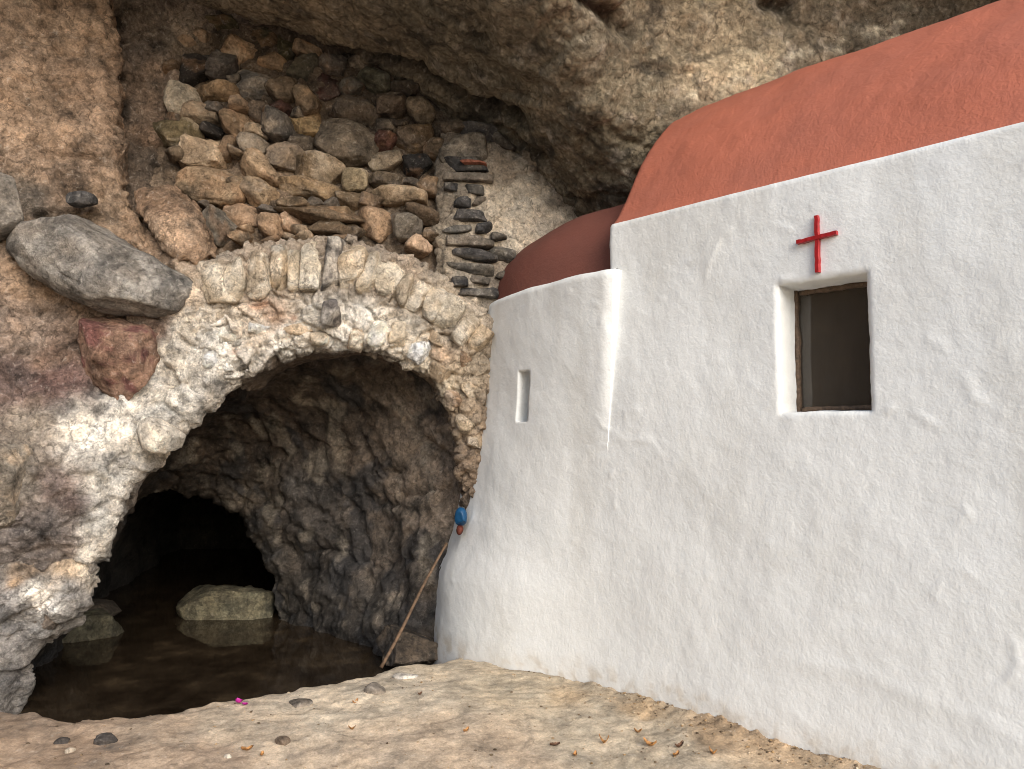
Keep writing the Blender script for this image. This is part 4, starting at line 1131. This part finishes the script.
# ------------------------------------------------------------------ leaves, petals, pebbles on the ledge
def g_at(px, py):
    p = on_z(px, py, 0.0)
    for _ in range(4):
        zz = ground_z(np.array([p[0]]), np.array([p[1]]))[0]
        p = on_z(px, py, zz)
    return p
def leaf_mesh(c, L, W, ang, curl, seed):
    r = np.random.default_rng(seed)
    n, m = 9, 5; V = []
    for i in range(n):
        u = i / (n - 1); w = W * math.sin(math.pi * min(1, u * .92 + .06)) ** .8 * (1 + .15 * r.normal() * .5)
        for j in range(m):
            v = j / (m - 1) * 2 - 1
            x = (u - .5) * L; y = v * w / 2
            z = curl * L * (u - .5) ** 2 * 1.6 + abs(v) * W * .28 + .003 * r.normal() * .6
            V.append((x * math.cos(ang) - y * math.sin(ang), x * math.sin(ang) + y * math.cos(ang), z))
    V = np.array(V)
    F = [[i * m + j, i * m + j + 1, (i + 1) * m + j + 1, (i + 1) * m + j] for i in range(n - 1) for j in range(m - 1)]
    n0 = len(V)
    V = np.concatenate([V, V + np.array([0, 0, .0012])]); F = F + [[q + n0 for q in f[::-1]] for f in F]
    V[:, 2] -= V[:, 2].min() - .002
    return V + c, F
leaves = [(466, 732, .036, 'small tan dry leaf lying alone on the ledge right of centre', 0), (555, 746, .045, 'flat brown dry leaf on the ledge, farthest left of the leaf scatter near the chapel', 1),
          (604, 744, .042, 'curled rust brown leaf standing on edge below the chapel wall', 2), (575, 756, .034, 'pale ochre dry leaf nearest the bottom edge of the photo', 0),
          (638, 733, .034, 'orange dry leaf closest to the foot of the chapel wall', 0), (650, 746, .058, 'largest orange dry leaf, curled, on the ledge below the chapel', 0),
          (679, 748, .046, 'dark brown crumpled leaf right of the largest orange leaf', 1), (676, 756, .036, 'small orange leaf just below the dark crumpled leaf', 0),
          (713, 754, .036, 'rightmost dry leaf on the ledge beside the chapel foot', 2), (247, 751, .046, 'tan leaf among pale chips on the lower left of the ledge', 0),
          (262, 756, .03, 'tiny pale leaf right of the tan leaf on the lower ledge', 0), (355, 704, .036, 'ochre leaf on the pale ledge below the water edge', 0), (352, 730, .034, 'yellowish leaf on the ledge in the middle of the bare rock', 0),
          (420, 695, .028, 'small brown leaf on the rise in front of the apse', 1)]
for i, (px, py, L, label, k) in enumerate(leaves):
    c = g_at(px, py)
    V, F = leaf_mesh(c, L * 1.2, L * .62, rng.uniform(0, 6.28), rng.uniform(.2, 1.1) + (.8 if k == 2 else 0), i)
    mesh_obj('leaf', V, F, [M_leaf, M_leaf_dark, M_leaf][k], label=label, cat='leaf', group='dry leaves scattered on the rock ledge')
for i, (px, py, L, label) in enumerate([(239, 704, .034, 'magenta petal on the edge of the ledge above the dark water'), (391, 667, .03, 'magenta petal by the lower end of the leaning stick'),
                                        (245, 706, .022, 'smaller magenta petal right beside the petal on the ledge edge')]):
    c = g_at(px, py)
    V, F = leaf_mesh(c + np.array([0, 0, .004]), L * 1.4, L * 1.2, rng.uniform(0, 6), .6, 60 + i)
    mesh_obj('petal', V, F, M_petal, label=label, cat='petal', group='magenta petals on the ledge')
for i, (px, py, w, hh, label, colr) in enumerate([
        (105, 742, 24, 16, 'dark grey stone half sunk in the left part of the ledge', (86, 80, 76)), (62, 742, 14, 8, 'small dark pebble at the left end of the ledge', (84, 78, 74)),
        (70, 752, 10, 8, 'pale chip beside the small dark pebble', (206, 190, 166)), (228, 757, 8, 6, 'white chip near the tan leaf', (220, 208, 190)), (405, 677, 26, 7, 'flat white stone at the rim near the stick', (226, 216, 202)),
        (375, 690, 22, 14, 'grey lump of rock on the rim of the ledge below the stick', (130, 120, 108)), (282, 742, 16, 10, 'brown pebble in a hollow of the ledge', (120, 102, 84)), (300, 704, 24, 8, 'low grey stone on the rim above the pale patch', (126, 116, 104))]):
    c = g_at(px, py)
    V, F = stone_mesh(px, py, w, hh, 0, c[1], w * c[1] / FPX * .8, 600 + i, e=.8, cuts=8, rough=.06)
    mesh_obj('pebble', V, F, M_stone, tint=stone_tint(V, colr, 600 + i), label=label, cat='pebble', group='pebbles on the rock ledge')

# grit and small chips lying about, mostly along the foot of the wall
bmi = bmesh.new(); bmesh.ops.create_icosphere(bmi, subdivisions=1, radius=1.0)
I1 = np.array([v.co[:] for v in bmi.verts]); I1F = np.array([[v.index for v in f.verts] for f in bmi.faces]); bmi.free()
gv, gf, gtn = [], [], []
rg = np.random.default_rng(77)
k = 0
while k < 1500:
    if k % 3:
        px, py = rg.uniform(0, 900), rg.uniform(672, 800)
        p = on_z(px, py, 0.0)
    else:
        t_ = rg.uniform(-.7, 1.4); p = wall_pt(t_, -abs(rg.normal()) * .10 - .02, 0)
    if p[1] > edge_y(p[0]) - .06: k += 1; continue
    r = .0022 + .006 * rg.random() ** 4
    z_ = ground_z(np.array([p[0]]), np.array([p[1]]))[0]
    v = I1 * (1 + .35 * rg.normal(size=(len(I1), 1))) * r * np.array([1.2, 1, .7])
    gf.append(I1F + len(gv) * len(I1)); gv.append(v + np.array([p[0], p[1], z_ + r * .3]))
    gtn.append(np.tile(srgb(*[(210, 194, 168), (170, 148, 120), (130, 112, 92), (186, 156, 116)][rg.integers(0, 4)]), (len(I1), 1)))
    k += 1
mesh_obj('grit', np.concatenate(gv), np.concatenate(gf), M_stone, tint=np.concatenate(gtn), shade=False, origin=(0, 0, 0), kind='stuff', label='loose grit and tiny stone chips strewn over the rock ledge', cat='grit')
